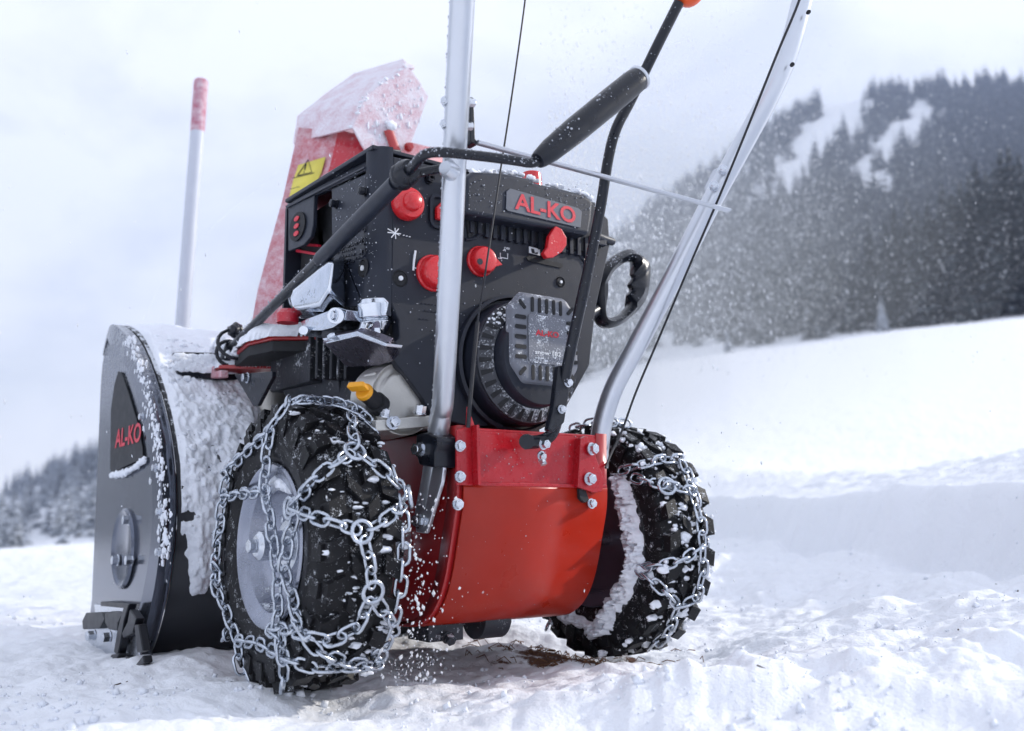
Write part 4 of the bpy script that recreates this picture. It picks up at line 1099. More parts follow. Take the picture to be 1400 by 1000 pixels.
# red controls
def dial(px, py, r, h, point, label=None):
    c = P(px, py, 'y', YP); bm = bmesh.new()
    lathe(bm, [(r*1.12, 0), (r*1.12, .003), (r, .004), (r*.97, h*.8), (r*.86, h), (r*.5, h+.0015), (0, h+.001)], c, (0, -1, 0), 36)
    a = rad(point); d = Vector((math.cos(a), 0, math.sin(a))); e = Vector((-d.z, 0, d.x))
    prism(bm, [c+Vector((0, -h*.25, 0))+v for v in (e*r*.8, d*r*1.42, -e*r*.8)], (0, -h*.72, 0))
    return obj('control_dial', bm, m_knob, EC, bevel=.0015)
d1 = dial(656, 358, .0178, .016, -8); d2 = dial(591, 374, .0205, .017, -40)
c = P(656, 358, 'y', YP-.0185); bm = bmesh.new(); cyl(bm, c, c+Vector((0, -.001, 0)), .004); obj('dial_screw', bm, m_black, d1)
bm = bmesh.new(); c = P(554, 281, 'y', YP); lathe(bm, [(.0195, 0), (.0205, .004), (.0195, .012), (.018, .015), (.012, .016), (.0115, .022), (.009, .0245), (0, .0245)], c, (0, -1, 0), 36)
obj('primer_bulb', bm, m_knob, EC, smooth=50)
bm = bmesh.new()      # rocker switch in a rounded frame
c = P(602, 291, 'y', YP); o_ = rrect(.034, .044, .010); i_ = rrect(.026, .036, .007)
for L0, y0, y1 in ((o_, 0, -.004),):
    a = [bm.verts.new(c+Vector((u, 0, v))) for u, v in o_]; b = [bm.verts.new(c+Vector((u, -.004, v))) for u, v in o_]; d = [bm.verts.new(c+Vector((u, -.004, v))) for u, v in i_]; e = [bm.verts.new(c+Vector((u, .0005, v))) for u, v in i_]
    n = len(a)
    for k in range(n):
        for A0, B0 in ((a, b), (b, d), (d, e)): bm.faces.new((A0[k], A0[(k+1) % n], B0[(k+1) % n], B0[k]))
SWF = obj('switch_frame', bm, m_black, EC)
bm = bmesh.new(); prism(bm, [c+Vector((u, 0, v)) for u, v in ((-.009, -.011), (.010, -.011), (.010, .012), (-.002, .012), (-.009, .004))], (0, -.008, 0)); obj('rocker_switch', bm, m_knob, SWF, bevel=.002)
bm = bmesh.new()      # choke lever in its slot
sl = [P(x, y, 'y', YP-.0008) for x, y in ((719, 352), (723, 350), (768, 361), (770, 364), (767, 367), (722, 357))]; prism(bm, sl, (0, -.0008, 0)); SLT = obj('choke_slot', bm, m_void, EC)
bm = bmesh.new(); lv = [P(x, y, 'y', -.112) for x, y in ((755, 311), (763, 315), (770, 327), (770, 337), (764, 346), (752, 354), (743, 355), (738, 348), (744, 340), (746, 325))]
prism(bm, lv, (0, -.008, 0)); tube(bm, [P(748, 350, 'y', YP), P(748, 350, 'y', -.112)], .004, 8); obj('choke_lever', bm, m_knob, SLT, bevel=.004, seg=3)
# printed symbols
bm = bmesh.new()
def sym(pts, r=.0007, y=YP-.0006): tube(bm, [P(a_, b_, 'y', y) for a_, b_ in pts], r, 5)
sym([(530, 313), (546, 322)]); sym([(545, 313), (535, 325)]); sym([(540, 312), (541, 327)]); sym([(530, 318), (548, 320)]); sym([(551, 322), (553, 322)]); sym([(555, 323), (557, 323)]); sym([(559, 324), (561, 324)])
obj('printed_symbol', bm, m_white, EC); bm = bmesh.new(); sym([(568, 343), (566, 356), (565, 370)], .0016); sym([(565, 366), (569, 367)])
obj('printed_symbol', bm, m_white, EC); bm = bmesh.new(); sym([(684, 346), (684, 352), (694, 354), (694, 347)]); sym([(681, 353), (686, 354)]); sym([(688, 343), (690, 341)]); sym([(690, 341), (691, 344)])
obj('printed_symbol', bm, m_white, EC)
A_, B_ = P(689, 341, 'y', YP-.0006), P(697, 342.5, 'y', YP-.0006); text('printed_word', 'OFF', .0032, A_, B_-A_, (0, 0, 1), m_white, EC, extrude=.0003, width=(B_-A_).length)
bm = bmesh.new(); prism(bm, [P(x, y, 'y', YP-.0006) for x, y in ((723, 337), (738, 341), (738, 350), (723, 346))], (0, -.0006, 0)); SI = obj('choke_sticker', bm, m_white, EC)
bm = bmesh.new(); prism(bm, [P(x, y, 'y', YP-.0014) for x, y in ((726, 340), (730, 341), (731, 346), (735, 345), (735, 348), (727, 346))], (0, -.0004, 0)); obj('sticker_print', bm, m_ink, SI)
bm = bmesh.new()
for x0, y0, n in ((578, 415, 5), (582, 425, 4), (575, 436, 3)):
    for k in range(n): box(bm, P(x0+5*k, y0+k*.6, 'y', YP-.0004), (.0028, .001, .0014))
obj('embossed_lines', bm, m_black, EC)

# ---- recoil starter
sc = Vector((.000, 0, .387))
bm = bmesh.new()
lathe(bm, [(.089, .093), (.089, .101), (.085, .103), (.083, .094)], (sc.x, 0, sc.z), (0, -1, 0), 64)
obj('starter_collar', bm, m_black, EC)
bm = bmesh.new()
lathe(bm, [(.080, .085), (.080, .114), (.0785, .119), (.0765, .121), (.0605, .134), (.060, .134), (.0595, .148), (.057, .152), (0, .152)], (sc.x, 0, sc.z), (0, -1, 0), 72)
RS = obj('recoil_starter', bm, m_black, SB, smooth=35)
bm = bmesh.new()       # grey skirt with radial slots
lathe(bm, [(.0605, .1300), (.0610, .1350), (.0620, .1350), (.0775, .1250), (.0775, .119)], (sc.x, 0, sc.z), (0, -1, 0), 72)
SKT = obj('starter_skirt', bm, m_skirt, RS, smooth=35)
bm = bmesh.new()
for k in range(30):
    a = rad(360*k/30+4); dv = Vector((math.cos(a), 0, math.sin(a))); tv = Vector((-dv.z, 0, dv.x))
    q = [sc+dv*.0640-tv*.0019+Vector((0, -.1342, 0)), sc+dv*.0640+tv*.0019+Vector((0, -.1342, 0)), sc+dv*.0760+tv*.0034+Vector((0, -.1262, 0)), sc+dv*.0760-tv*.0034+Vector((0, -.1262, 0))]
    prism(bm, q, (0, -.0006, 0))
obj('skirt_slot', bm, m_void, SKT, smooth=None)
fc = P(746, 466, 'y', -.156); fc.y = -.146
oct_ = [(-.056, -.034), (-.036, -.058), (.036, -.058), (.056, -.034), (.056, .038), (.036, .060), (-.036, .060), (-.056, .038)]
bm = bmesh.new(); a = [fc+Vector((u*1.0, 0, v*1.0)) for u, v in oct_]; b = [fc+Vector((u*.88, -.012, v*.90)) for u, v in oct_]
loft(bm, a, b); SF = obj('starter_face', bm, m_greygrille, RS, bevel=.004, seg=3)
bm = bmesh.new(); yf = fc.y-.0125
def slot(u, v, w, h, ang=0):
    M = Matrix.Rotation(rad(ang), 3, 'Y'); pts = [Vector((fc.x+u, yf, fc.z+v))+M @ Vector((p, 0, q)) for p, q in rrect(w, h, min(w, h)*.45)]; prism(bm, pts, (0, -.0008, 0))
for k in range(5):
    slot(-.022+.011*k, .0425, .0044, .019); slot(-.022+.011*k, -.0415, .0044, .019)
    slot(-.040, .025-.0122*k, .017, .0050); slot(.040, .025-.0122*k, .017, .0050)
for su, sv, an in ((-1, 1, -45), (1, 1, 45), (-1, -1, 45), (1, -1, -45)): slot(su*.0375, sv*.041, .0046, .014, an)
obj('starter_slot', bm, m_void, SF)
bm = bmesh.new(); prism(bm, [Vector((fc.x+u, yf-.0002, fc.z+v)) for u, v in rrect(.058, .060, .004)], (0, -.0015, 0)); LB = obj('starter_label', bm, m_frostlabel, SF, bevel=.0006)
text('label_lettering', 'AL-KO', .0075, Vector((fc.x-.019, yf-.0022, fc.z+.004)), (1, 0, 0), (0, 0, 1), m_letter, SF, extrude=.0003, bold=.03, width=.036)
text('label_words', 'snow 182', .0052, Vector((fc.x-.020, yf-.0022, fc.z-.019)), (1, 0, 0), (0, 0, 1), m_white, SF, extrude=.0003, bold=.012, width=.040)
bm = bmesh.new()
for i in range(150):
    a = rad(RNG.uniform(35, 150)); r = RNG.uniform(.055, .078); s = RNG.uniform(.0008, .0022)
    lump(bm, sc+Vector((r*math.cos(a), -.134+.5*(r-.06)-.001, r*math.sin(a))), (s, s, s), i, .3, 2)
tag(obj('snow_speck', bm, m_shellsnow, RS), kind='stuff')
# starter pull handle (ring grip)
hc = P(846, 396, 'y', -.06)
bm = bmesh.new()
outl = [(808, 392), (825, 363), (843, 348), (861, 342), (883, 357), (887, 372), (883, 404), (870, 425), (847, 444), (831, 449), (819, 443), (812, 425), (808, 408)]
inn = [(829, 387), (838, 371), (852, 360), (865, 358), (868, 365), (864, 374), (867, 380), (861, 389), (864, 396), (859, 404), (862, 413), (855, 423), (847, 431), (829, 435), (826, 423), (829, 404)]
oc = smooth_path([P(x, y, 'y', -.052) for x, y in outl+outl[:1]], 5)[:-1]; ic = smooth_path([P(x, y, 'y', -.052) for x, y in inn+inn[:1]], 5)[:-1]
n = 72
def resamp(pts, n):
    cc = sum(pts, Vector())/len(pts); an = sorted([(math.atan2((p-cc).z, (p-cc).x), p) for p in pts], key=lambda t: t[0]); A0 = [a for a, _ in an]; out = []
    for k in range(n):
        t = -math.pi+2*math.pi*k/n
        xs_ = np.interp(t, A0, [p.x for _, p in an], period=2*math.pi); zs_ = np.interp(t, A0, [p.z for _, p in an], period=2*math.pi); out.append(Vector((xs_, pts[0].y, zs_)))
    return out
oc = resamp(oc, n); ic = resamp(ic, n)
rings = []
for L_, dy in ((oc, -.004), (oc, .006), (ic, .006), (ic, -.004)):
    rings.append([bm.verts.new(p+Vector((0, dy, 0))) for p in L_])
mid = [bm.verts.new((oc[k]+ic[k])/2+Vector((0, -.013, 0))) for k in range(n)]; mid2 = [bm.verts.new((oc[k]+ic[k])/2+Vector((0, .015, 0))) for k in range(n)]
seq = [rings[0], rings[1], mid2, rings[2], rings[3], mid]
for q in range(6):
    A0, B0 = seq[q], seq[(q+1) % 6]
    for k in range(n): bm.faces.new((A0[k], A0[(k+1) % n], B0[(k+1) % n], B0[k]))
SH = obj('starter_handle', bm, m_blacksteel, SB, smooth=60)
bm = bmesh.new(); tube(bm, [P(812, 425, 'y', -.052), P(800, 432, 'y', -.06), P(790, 440, 'y', -.075)], .011, 14); tube(bm, smooth_path([P(806, 440, 'y', -.056), P(802, 455, 'y', -.06), P(795, 470, 'y', -.07)]), .006, 10); obj('handle_neck', bm, m_blacksteel, SH)

# ---- discharge chute and its hood
YN, YF = .385, .525
def quadgrid(bm, rows):
    vs = [[bm.verts.new(p) for p in r] for r in rows]
    for i in range(len(vs)-1):
        for j in range(len(vs[0])-1): bm.faces.new((vs[i][j], vs[i][j+1], vs[i+1][j+1], vs[i+1][j]))
far = [P(x, y, 'y', YF) for x, y in ((343, 440), (350, 400), (366, 340), (385, 272), (400, 205), (406, 178))]
zs = [p.z for p in far]
near = [P(x, y, 'y', YN) for x, y in ((428, 445), (434, 400), (448, 340), (468, 272), (486, 205), (492, 178))]
rows = []
for i in range(6):
    f, n = far[i], near[i]; n = n.copy(); w = .19
    # rounded near corner
    a = n+Vector((.004, .040, 0)); a.z = f.z+(n.z-f.z)*.75
    rows.append([f+Vector((w, 0, 0)), f+Vector((.03, .012, 0)), f+Vector((.006, .006, 0)), f+Vector((0, -.012, 0)), f.lerp(n, .35), f.lerp(n, .68), n+Vector((-.002, .022, 0)), n+Vector((.008, .006, 0)), n+Vector((.026, 0, 0)), n+Vector((w*.6, 0, 0)), n+Vector((w, 0, 0))])
bm = bmesh.new(); quadgrid(bm, rows)
CH = obj('discharge_chute', bm, m_redfrost, SB, smooth=50, solid=.004)
CH.data.materials.append(m_redcorner)
for p_ in CH.data.polygons:
    if p_.index % 10 in (5, 6, 7) and p_.index >= 10: p_.material_index = 1
def chute_pt(u, v):    # u 0 far..1 near across the back plate, v row index float
    i = min(4, int(v)); t = v-i
    return (far[i].lerp(near[i], u)).lerp(far[i+1].lerp(near[i+1], u), t)
def on_plate(px, py, off=-.0035):
    d = ray(px, py); best = None
    # intersect the back plate pieces
    for i in range(5):
        a, b, c = far[i], near[i], far[i+1]; n = (b-a).cross(c-a).normalized(); t = (a-CP).dot(n)/d.dot(n); p = CP+d*t
        if min(far[i].z, far[i+1].z)-.02 <= p.z <= max(near[i].z, far[i+1].z)+.03: best = (p, n); 
        if best and far[i].z-.01 <= p.z <= far[i+1].z: break
    p, n = best; n = n if n.x < 0 else -n
    return p+n*.0035
yl = [on_plate(x, y) for x, y in ((404, 229), (447, 216), (441, 238), (428, 262), (408, 282), (384, 289))]
bm = bmesh.new(); v = [bm.verts.new(p) for p in yl]; bm.faces.new(v); bmesh.ops.triangulate(bm, faces=bm.faces[:]); WLB = obj('warning_label', bm, m_yl, CH, solid=.0008)
bm = bmesh.new()
def lab(pts, r): tube(bm, [on_plate(x, y)+Vector((-.001, 0, 0)) for x, y in pts], r, 6)
lab([(409, 242), (424, 220), (429, 237), (409, 242)], .0010); lab([(421, 226), (419, 234)], .0013); lab([(418.5, 236.5), (418.3, 237.5)], .0013); lab([(399, 246), (432, 238)], .0008); lab([(392, 262), (412, 257)], .0008)
obj('label_print', bm, m_ink, WLB)
# hood
hf = [P(x, y, 'y', YF+.012) for x, y in ((402, 196), (408, 159), (447, 128), (485, 101), (551, 81))]
hn = [P(x, y, 'y', YN-.012) for x, y in ((482, 176), (493, 150), (500, 133), (528, 112), (557, 92))]
low = [P(x, y, 'y', YN-.012) for x, y in ((500, 210), (520, 215), (545, 210), (562, 195), (585, 132))]
rows = []
for i in range(5):
    f, n, l = hf[i], hn[i], low[i]
    e = (l-n)
    fl = f+Vector((e.x, .0, e.z))
    rows.append([fl, f.lerp(fl, .12), f, f.lerp(n, .12), f.lerp(n, .5), f.lerp(n, .86), n, n+e*.10, n+e*.3, n+e*.6, l])
bm = bmesh.new(); quadgrid(bm, rows)
HD = obj('chute_hood', bm, m_hoodfrost, SB, smooth=30, solid=.004, bevel=.006, seg=3)
for i in range(1):
    bm = bmesh.new(); tube(bm, [P(544, 214, 'y', YN-.018), P(531, 178, 'y', YN-.018)], .010, 12, flat=.35, flatdir=(0, 1, 0)); obj('hood_strap', bm, m_redside, HD)
    bm = bmesh.new(); lump(bm, P(535, 172, 'y', YN-.020), (.010, .007, .009), 4, .15, 3); obj('snow_clump', bm, m_shellsnow, HD, smooth=80); bm = []; bolt(bm, P(558, 202, 'y', YN-.018), (0, -1, 0), .008, .008); obj('hood_bolt', bm, m_redside, HD)
    bm = bmesh.new(); lathe(bm, [(.011, 0), (.011, .004), (.007, .005), (0, .004)], P(558, 93, 'y', YN-.004), (-.2, -.6, .6), 20); obj('hood_rivet', bm, m_hoodfrost, HD)
bm = bmesh.new()
for i in range(80):      # ice drops running along the outer end of the hood
    x = 500+80*RNG.random()**.7; y = RNG.uniform(110, 205)
    if y > 205-(x-560)*2.6 or (x-555)*1.55+85 > y+4 or y < 150-(x-495)*1.0+6: continue
    s = RNG.choice((.001, .0015, .0022)); lump(bm, P(x, y, 'y', YN-.0145), (s*.8, s*.6, s*RNG.uniform(1.2, 3.2)), i, .3, 2)
for i in range(60):      # crust on the ridge
    u = RNG.random(); k = u*3.99; i_ = int(k); q = hn[i_].lerp(hn[i_+1], k-i_); s = RNG.choice((.0014, .002, .003)); lump(bm, q+Vector((RNG.uniform(-.004, .004), RNG.uniform(-.002, .008), RNG.uniform(-.003, .003))), (s*1.5, s, s), i, .3, 2)
tag(obj('snow_speck', bm, m_shellsnow, HD, smooth=80), kind='stuff')
# chute collar and its mount
bm = bmesh.new(); zc = .447
cp = [P(x, y, 'z', zc) for x, y in ((288, 516), (300, 500), (338, 466), (372, 458), (436, 458), (446, 470), (440, 476))]
poly = cp+[Vector((.08, .30, zc)), Vector((.12, .45, zc)), Vector((.05, .58, zc)), Vector((-.08, .62, zc))]
prism(bm, poly, (0, 0, -.007)); CO = obj('chute_collar', bm, m_redside, SB, bevel=.002)
snow_cap('snow_clump', [p+Vector((0, 0, .0005)) for p in poly], .021, CO, seed=5)
cc_ = sum(poly, Vector())/len(poly); bm = bmesh.new(); prism(bm, [cc_+(p-cc_)*.975+Vector((0, 0, -.0075)) for p in poly], (0, 0, -.014)); obj('collar_underside_shade', bm, m_void, CO)  # added dark slab that paints shade under the collar plate
bm = bmesh.new(); lathe(bm, [(0, 0), (.014, 0), (.015, .012), (.010, .018), (0, .019)], P(393, 442, 'z', zc), (0, 0, 1), 24); obj('collar_knob', bm, m_redcorner, CO)
bm = bmesh.new(); prism(bm, [P(x, y, 'x', -.215) for x, y in ((320, 512), (372, 508), (372, 516), (352, 555), (346, 556))], (.006, 0, 0)); CB = obj('crank_bracket', bm, m_blacksteel, SB, bevel=.001)
bp_ = [P(x, y, 'z', .428) for x, y in ((279, 510), (300, 499), (374, 499), (374, 510), (320, 513), (302, 516), (282, 518))]
bm = bmesh.new(); prism(bm, bp_, (0, 0, -.006)); obj('bracket_plate', bm, m_redside, CB, bevel=.0015)
bm = bmesh.new(); prism(bm, [P(x, y, 'x', -.222) for x, y in ((277, 494), (286, 490), (292, 508), (302, 506), (302, 516), (282, 518))], (.012, 0, 0)); obj('bracket_lug', bm, m_redfrost, CB, bevel=.0015)
snow_cap('snow_clump', [P(x, y, 'z', .4285) for x, y in ((300, 500), (374, 499), (374, 510), (320, 513), (300, 512))], .012, CB, seed=9)
bm = []; bolt(bm, P(339, 517, 'x', -.216), (-1, 0, 0), .0075, .007); bolt(bm, P(377, 476, 'x', -.20), (-1, 0, 0), .006, .006); obj('bracket_bolt', bm, m_steel, CB)
# cleaning paddle clipped on the housing
bm = bmesh.new(); y0 = .405
prism(bm, [P(x, y, 'y', y0) for x, y in ((236, 483), (244, 481), (290, 482), (330, 488), (332, 520), (296, 520), (250, 514), (243, 511))], (0, .01, 0))
CT = obj('cleaning_paddle', bm, m_blacksteel, SB, bevel=.003)
bm = bmesh.new()
for i in range(260):
    s = RNG.uniform(.002, .0055); x = RNG.uniform(241, 322); y = RNG.uniform(486, 505)+.04*(x-241); lump(bm, P(x, y, 'y', y0-.0005), (s*1.6, s*.4, s), i, .3, 2)
tag(obj('snow_clump', bm, m_shellsnow, CT, smooth=80), kind='stuff')

# ---- handle tubes
def px_path(L, ax): return [P(x, y, ax, v) for x, y, v in L]
lt = px_path([(606, 545, -.140), (612, 430, -.172), (617, 330, -.193), (621, 230, -.208), (626, 120, -.228), (632, 0, -.250), (637, -110, -.270)], 'x')
lt = [P(586, 690, 'x', -.122), P(597, 610, 'x', -.125), P(603, 565, 'x', -.132)]+lt
rt = px_path([(818, 640, .126), (820, 605, .127), (826, 570, .132), (842, 525, .142), (872, 470, .155), (925, 370, .178), (975, 272, .200), (1020, 190, .218), (1055, 125, .234), (1078, 70, .246), (1097, 0, .258), (1120, -100, .272)], 'x')
def handle(path, r, bend, flatend):
    pts = smooth_path(path, 6); n = len(pts); bm = bmesh.new()
    rs = [r]*n; tube(bm, pts, r, 24, rs=rs, flatdir=(1, 0, 0)); return bm, pts
bm, lpts = handle(lt, .0124, 0, 0); HL = obj('handle_tube', bm, m_alu, SB, smooth=60)
bm, rpts = handle(rt, .0132, 0, 0); HR = obj('handle_tube', bm, m_alu, SB, smooth=60)
bm = bmesh.new(); pts = [P(x, y, 'x', -.131) for x, y in ((597, 630), (606, 640), (603, 660), (582, 730), (568, 728), (566, 700), (578, 640))]; prism(bm, pts, (.006, 0, 0)); obj('flattened_foot', bm, m_alu, HL, bevel=.002)
bm = bmesh.new(); pts = [P(x, y, 'x', -.142) for x, y in ((568, 594), (586, 591), (598, 598), (598, 606), (594, 618), (594, 640), (572, 636), (568, 620))]; prism(bm, pts, (.034, 0, 0)); HC = obj('handle_clamp', bm, m_blacksteel, HL, bevel=.003)
bm = []; bolt(bm, P(575, 615, 'x', -.143), (-1, -.3, 0), .0085, .008); obj('clamp_bolt', bm, m_steel, HC)
bm = []; bolt(bm, P(573, 712, 'x', -.133), (-1, -.3, 0), .0085, .006); bolt(bm, P(612, 141, 'x', -.232), (-1, -.6, 0), .0055, .006); bolt(bm, P(611, 172, 'x', -.226), (-1, -.6, 0), .0055, .006)
bolt(bm, P(640, 140, 'x', -.205), (1, -.3, 0), .005, .006); bolt(bm, P(637, 172, 'x', -.198), (1, -.3, 0), .005, .006); obj('tube_bolt', bm, m_steel, HL)
bm = []
for x, y, v in ((983, 237, .196), (971, 259, .190)): p = P(x, y, 'x', v); bolt(bm, p+Vector((-.004, -.010, 0)), (-.8, -.7, .1), .0062, .006)
obj('tube_bolt', bm, m_steel, HR)
bm = bmesh.new()
for x, y in ((1101, 22), (1079, 93)): 
    v = np.interp(y, [0, 70, 125], [.258, .246, .234]); p = P(x, y, 'x', v); cyl(bm, p-CF*.011, p-CF*.0152, .0026, seg=12)
obj('spring_button', bm, m_void, HR)
bm = bmesh.new()      # joint plate on the right tube
prism(bm, [P(x, y, 'x', .197) for x, y in ((962, 258), (975, 232), (992, 226), (996, 236), (985, 268), (975, 278))], (.004, 0, 0)); obj('joint_plate', bm, m_alu, HR, bevel=.001)
bm = bmesh.new(); c = P(611, 231, 'x', -.222); lathe(bm, [(0, .004), (.007, .004), (.009, .0), (.010, -.010)], c, (-1, -.5, 0), 24); obj('tube_grommet', bm, m_alu, HL)
# flat cross bar
A_, B_ = P(652, 195, 'y', -.275), P(996, 288, 'y', -.305)
bm = bmesh.new(); pts = [A_.lerp(B_, k/8)+Vector((0, 0, -.006*math.sin(math.pi*k/8)*0)) for k in range(9)]; tube(bm, pts, .0052, 12, flat=.45, flatdir=(0, 0, 1)); XB = obj('cross_bar', bm, m_alu, SB, smooth=60)
bm = bmesh.new(); prism(bm, [P(x, y, 'y', -.275) for x, y in ((643, 132), (648, 134), (650, 190), (656, 197), (646, 196), (643, 192))], (0, .018, 0)); obj('bar_lug', bm, m_blacksteel, XB, bevel=.001)
# ---- chute crank
J = P(553, 240, 'y', -.245)
a0 = P(318, 474, 'x', -.205)
bm = bmesh.new(); tube(bm, [a0, J], .0068, 14); CRK = obj('chute_crank', bm, m_blacksteel, SB)
bm = bmesh.new(); s0, s1 = a0.lerp(J, .60), a0.lerp(J, .97); tube(bm, [s0, s0.lerp(s1, .03), s0.lerp(s1, .5), s1], .0098, 14, rs=[.0075, .0092, .0096, .0098]); obj('crank_sleeve', bm, m_black_top, CRK)
bm = bmesh.new(); lump(bm, J, (.014, .012, .014), 3, .12, 3); lathe(bm, [(.0, .016), (.010, .016), (.0135, .010), (.0135, -.008), (.0, -.008)], J, (J-a0).normalized(), 24); obj('universal_joint', bm, m_blacksteel, CRK, smooth=50)
bm = bmesh.new(); tube(bm, [J, P(575, 236, 'y', -.25), P(606, 230, 'x', -.216)], .0048, 12); obj('pivot_pin', bm, m_blacksteel, CRK)
K = smooth_path([J, P(566, 226, 'y', -.275), P(577, 214, 'y', -.295), P(590, 209, 'y', -.305), P(612, 209, 'y', -.313), P(660, 214, 'y', -.318), P(705, 220, 'y', -.323), P(726, 223, 'y', -.326), P(738, 219, 'y', -.328), P(752, 210, 'y', -.33)], 5)
bm = bmesh.new(); tube(bm, K, .0051, 14); obj('crank_arm', bm, m_blacksteel, CRK, smooth=60)
G0, G1 = P(735, 220, 'y', -.329), P(872, 108, 'y', -.345)
bm = bmesh.new(); gp = [G0.lerp(G1, u) for u in (0, .02, .12, .35, .7, .92, .98, 1)]; tube(bm, gp, .014, 22, rs=[.0085, .0098, .0125, .0142, .0146, .0144, .0138, .0128]); GRP = obj('crank_grip', bm, m_blacksteel, CRK, smooth=45)
bm = bmesh.new(); d = (G1-G0).normalized(); lathe(bm, [(.0128, 0), (.0140, .0006), (.0145, .003), (.013, .0045), (.008, .0035), (0, .004)], G1, d, 28); obj('grip_end_cap', bm, m_alu, GRP)
# rubber rings at the lower end of the rod
bm = bmesh.new(); d = (J-a0).normalized(); ring(bm, a0+d*.012, d+Vector((0, .2, .2)), .026, .0028); ring(bm, a0-d*.016+Vector((0, 0, -.006)), d, .020, .003); tube(bm, [a0-d*.05+Vector((0, 0, -.02)), a0+d*.0], .011, 14); lump(bm, P(322, 452, 'x', -.205), (.012, .014, .011), 5, .2, 3)
obj('worm_guard', bm, m_blacksteel, CRK, smooth=60)
bm = bmesh.new()
for i in range(110): s = RNG.uniform(.002, .007); lump(bm, P(RNG.gauss(308, 9), RNG.gauss(480, 7), 'x', -.20+RNG.uniform(-.01, .02)), (s, s, s), i, .35, 2)
tag(obj('snow_clump', bm, m_shellsnow, CRK, smooth=80), kind='stuff')
# ---- shift lever
LV = smooth_path([P(722, 604, 'y', -.160), P(738, 603, 'y', -.162), P(752, 596, 'y', -.166), P(760, 578, 'y', -.172), P(770, 530, 'y', -.190), P(782, 470, 'y', -.208), P(803, 375, 'y', -.235), P(820, 290, 'y', -.258), P(832, 215, 'y', -.278), P(843, 175, 'y', -.290), P(862, 138, 'y', -.300), P(895, 70, 'y', -.328), P(928, 4, 'y', -.352)], 5)
bm = bmesh.new(); n = len(LV); tube(bm, LV, .006, 14, rs=[.0075 if i < 20 else (.0068 if i < 30 else .0062) for i in range(n)], flatdir=(0, 1, 0)); SL = obj('shift_lever', bm, m_blacksteel, SB, smooth=60)
bm = bmesh.new(); q = [P(x, y, 'y', -.196) for x, y in ((764, 500), (782, 500), (779, 535), (772, 578), (756, 592), (750, 588), (757, 560))]; prism(bm, q, (0, .010, 0)); obj('lever_plate', bm, m_blacksteel, SL, bevel=.002)
bm = []; bolt(bm, P(776, 524, 'y', -.197), (-.1, -1, 0), .0048, .005); bolt(bm, P(767, 560, 'y', -.197), (-.1, -1, 0), .0048, .005); bolt(bm, P(742, 608, 'y', -.168), (0, -1, 0), .006, .008); bolt(bm, P(739, 622, 'y', -.162), (0, -1, -.4), .005, .006); bolt(bm, P(741, 628, 'y', -.160), (0, -.6, -1), .005, .006); obj('lever_bolt', bm, m_steel, SL)
bm = bmesh.new(); tube(bm, [P(716, 606, 'y', -.150), P(748, 603, 'y', -.168)], .008, 14); cyl(bm, P(720, 604, 'y', -.155), P(720, 604, 'y', -.17), .009); obj('lever_pivot', bm, m_blacksteel, SL)
bm = bmesh.new(); c = P(941, -12, 'y', -.358); lump(bm, c, (.019, .019, .018), 2, .02, 3); obj('lever_knob', bm, m_orange, SL, smooth=80)
# ---- control cables
bm = bmesh.new(); tube(bm, smooth_path([P(722, -60, 'y', -.19), P(718, 0, 'y', -.19), P(700, 130, 'y', -.18), P(684, 235, 'y', -.17), P(664, 370, 'y', -.165), P(653, 440, 'y', -.16)]), .0012, 8)
tube(bm, smooth_path([P(653, 440, 'y', -.16), P(648, 490, 'y', -.158), P(643, 545, 'y', -.155), P(640, 585, 'y', -.15)]), .0026, 8); obj('control_cable', bm, m_cable, SB)
bm = bmesh.new(); L_ = [(1110, -60), (1093, 0), (1062, 75), (1020, 180), (983, 270), (940, 370), (902, 460), (870, 535), (850, 590), (835, 622), (828, 640)]; V_ = [-.47, -.455, -.42, -.355, -.305, -.24, -.185, -.14, -.125, -.13, -.145]
tube(bm, smooth_path([P(x, y, 'y', v) for (x, y), v in zip(L_, V_)]), .0015, 8); obj('control_cable', bm, m_cable, SB)

# ---- droplets and ice specks clinging to the machine
m_drop = mat('ice_droplets', (.45, .48, .54), .12, spec=.8)
def specks(par, n, gen, s0=.0005, s1=.0016):
    bm = bmesh.new()
    for i in range(n):
        p = gen()
        s = (s0+(s1-s0)*RNG.random()**4)*.72; bmesh.ops.create_icosphere(bm, subdivisions=1, radius=s, matrix=Matrix.Translation(p) @ Matrix.Diagonal((1, 1, RNG.uniform(.8, 1.6), 1)))
    tag(obj('snow_speck', bm, m_drop, par, smooth=80), kind='stuff')
specks(EC, 260, lambda: P(RNG.uniform(530, 830), min(560, 215+abs(RNG.gauss(0, 150))), 'y', YP-.0004) if RNG.random() < .6 else P(RNG.gauss(600, 40), RNG.gauss(420, 60), 'y', YP-.0004))
specks(EC, 260, lambda: P(RNG.uniform(455, 515), RNG.uniform(235, 415), 'x', XS-.0006))
specks(TK, 200, lambda: P(RNG.uniform(640, 808), 240+abs(RNG.gauss(0, 22))+.2*RNG.uniform(0, 160), 'y', -.1188))
specks(TB, 130, lambda: P(RNG.uniform(632, 815), RNG.uniform(590, 662), 'y', -.1385), .0004, .0013)
def on_cover():
    k = RNG.uniform(0, len(side)-1.01); i = int(k); p = side[i].lerp(side[i+1], k-i); return Vector((RNG.uniform(-BX, BX), p.y-.0098, p.z))
specks(TB, 70, on_cover, .0004, .0012)
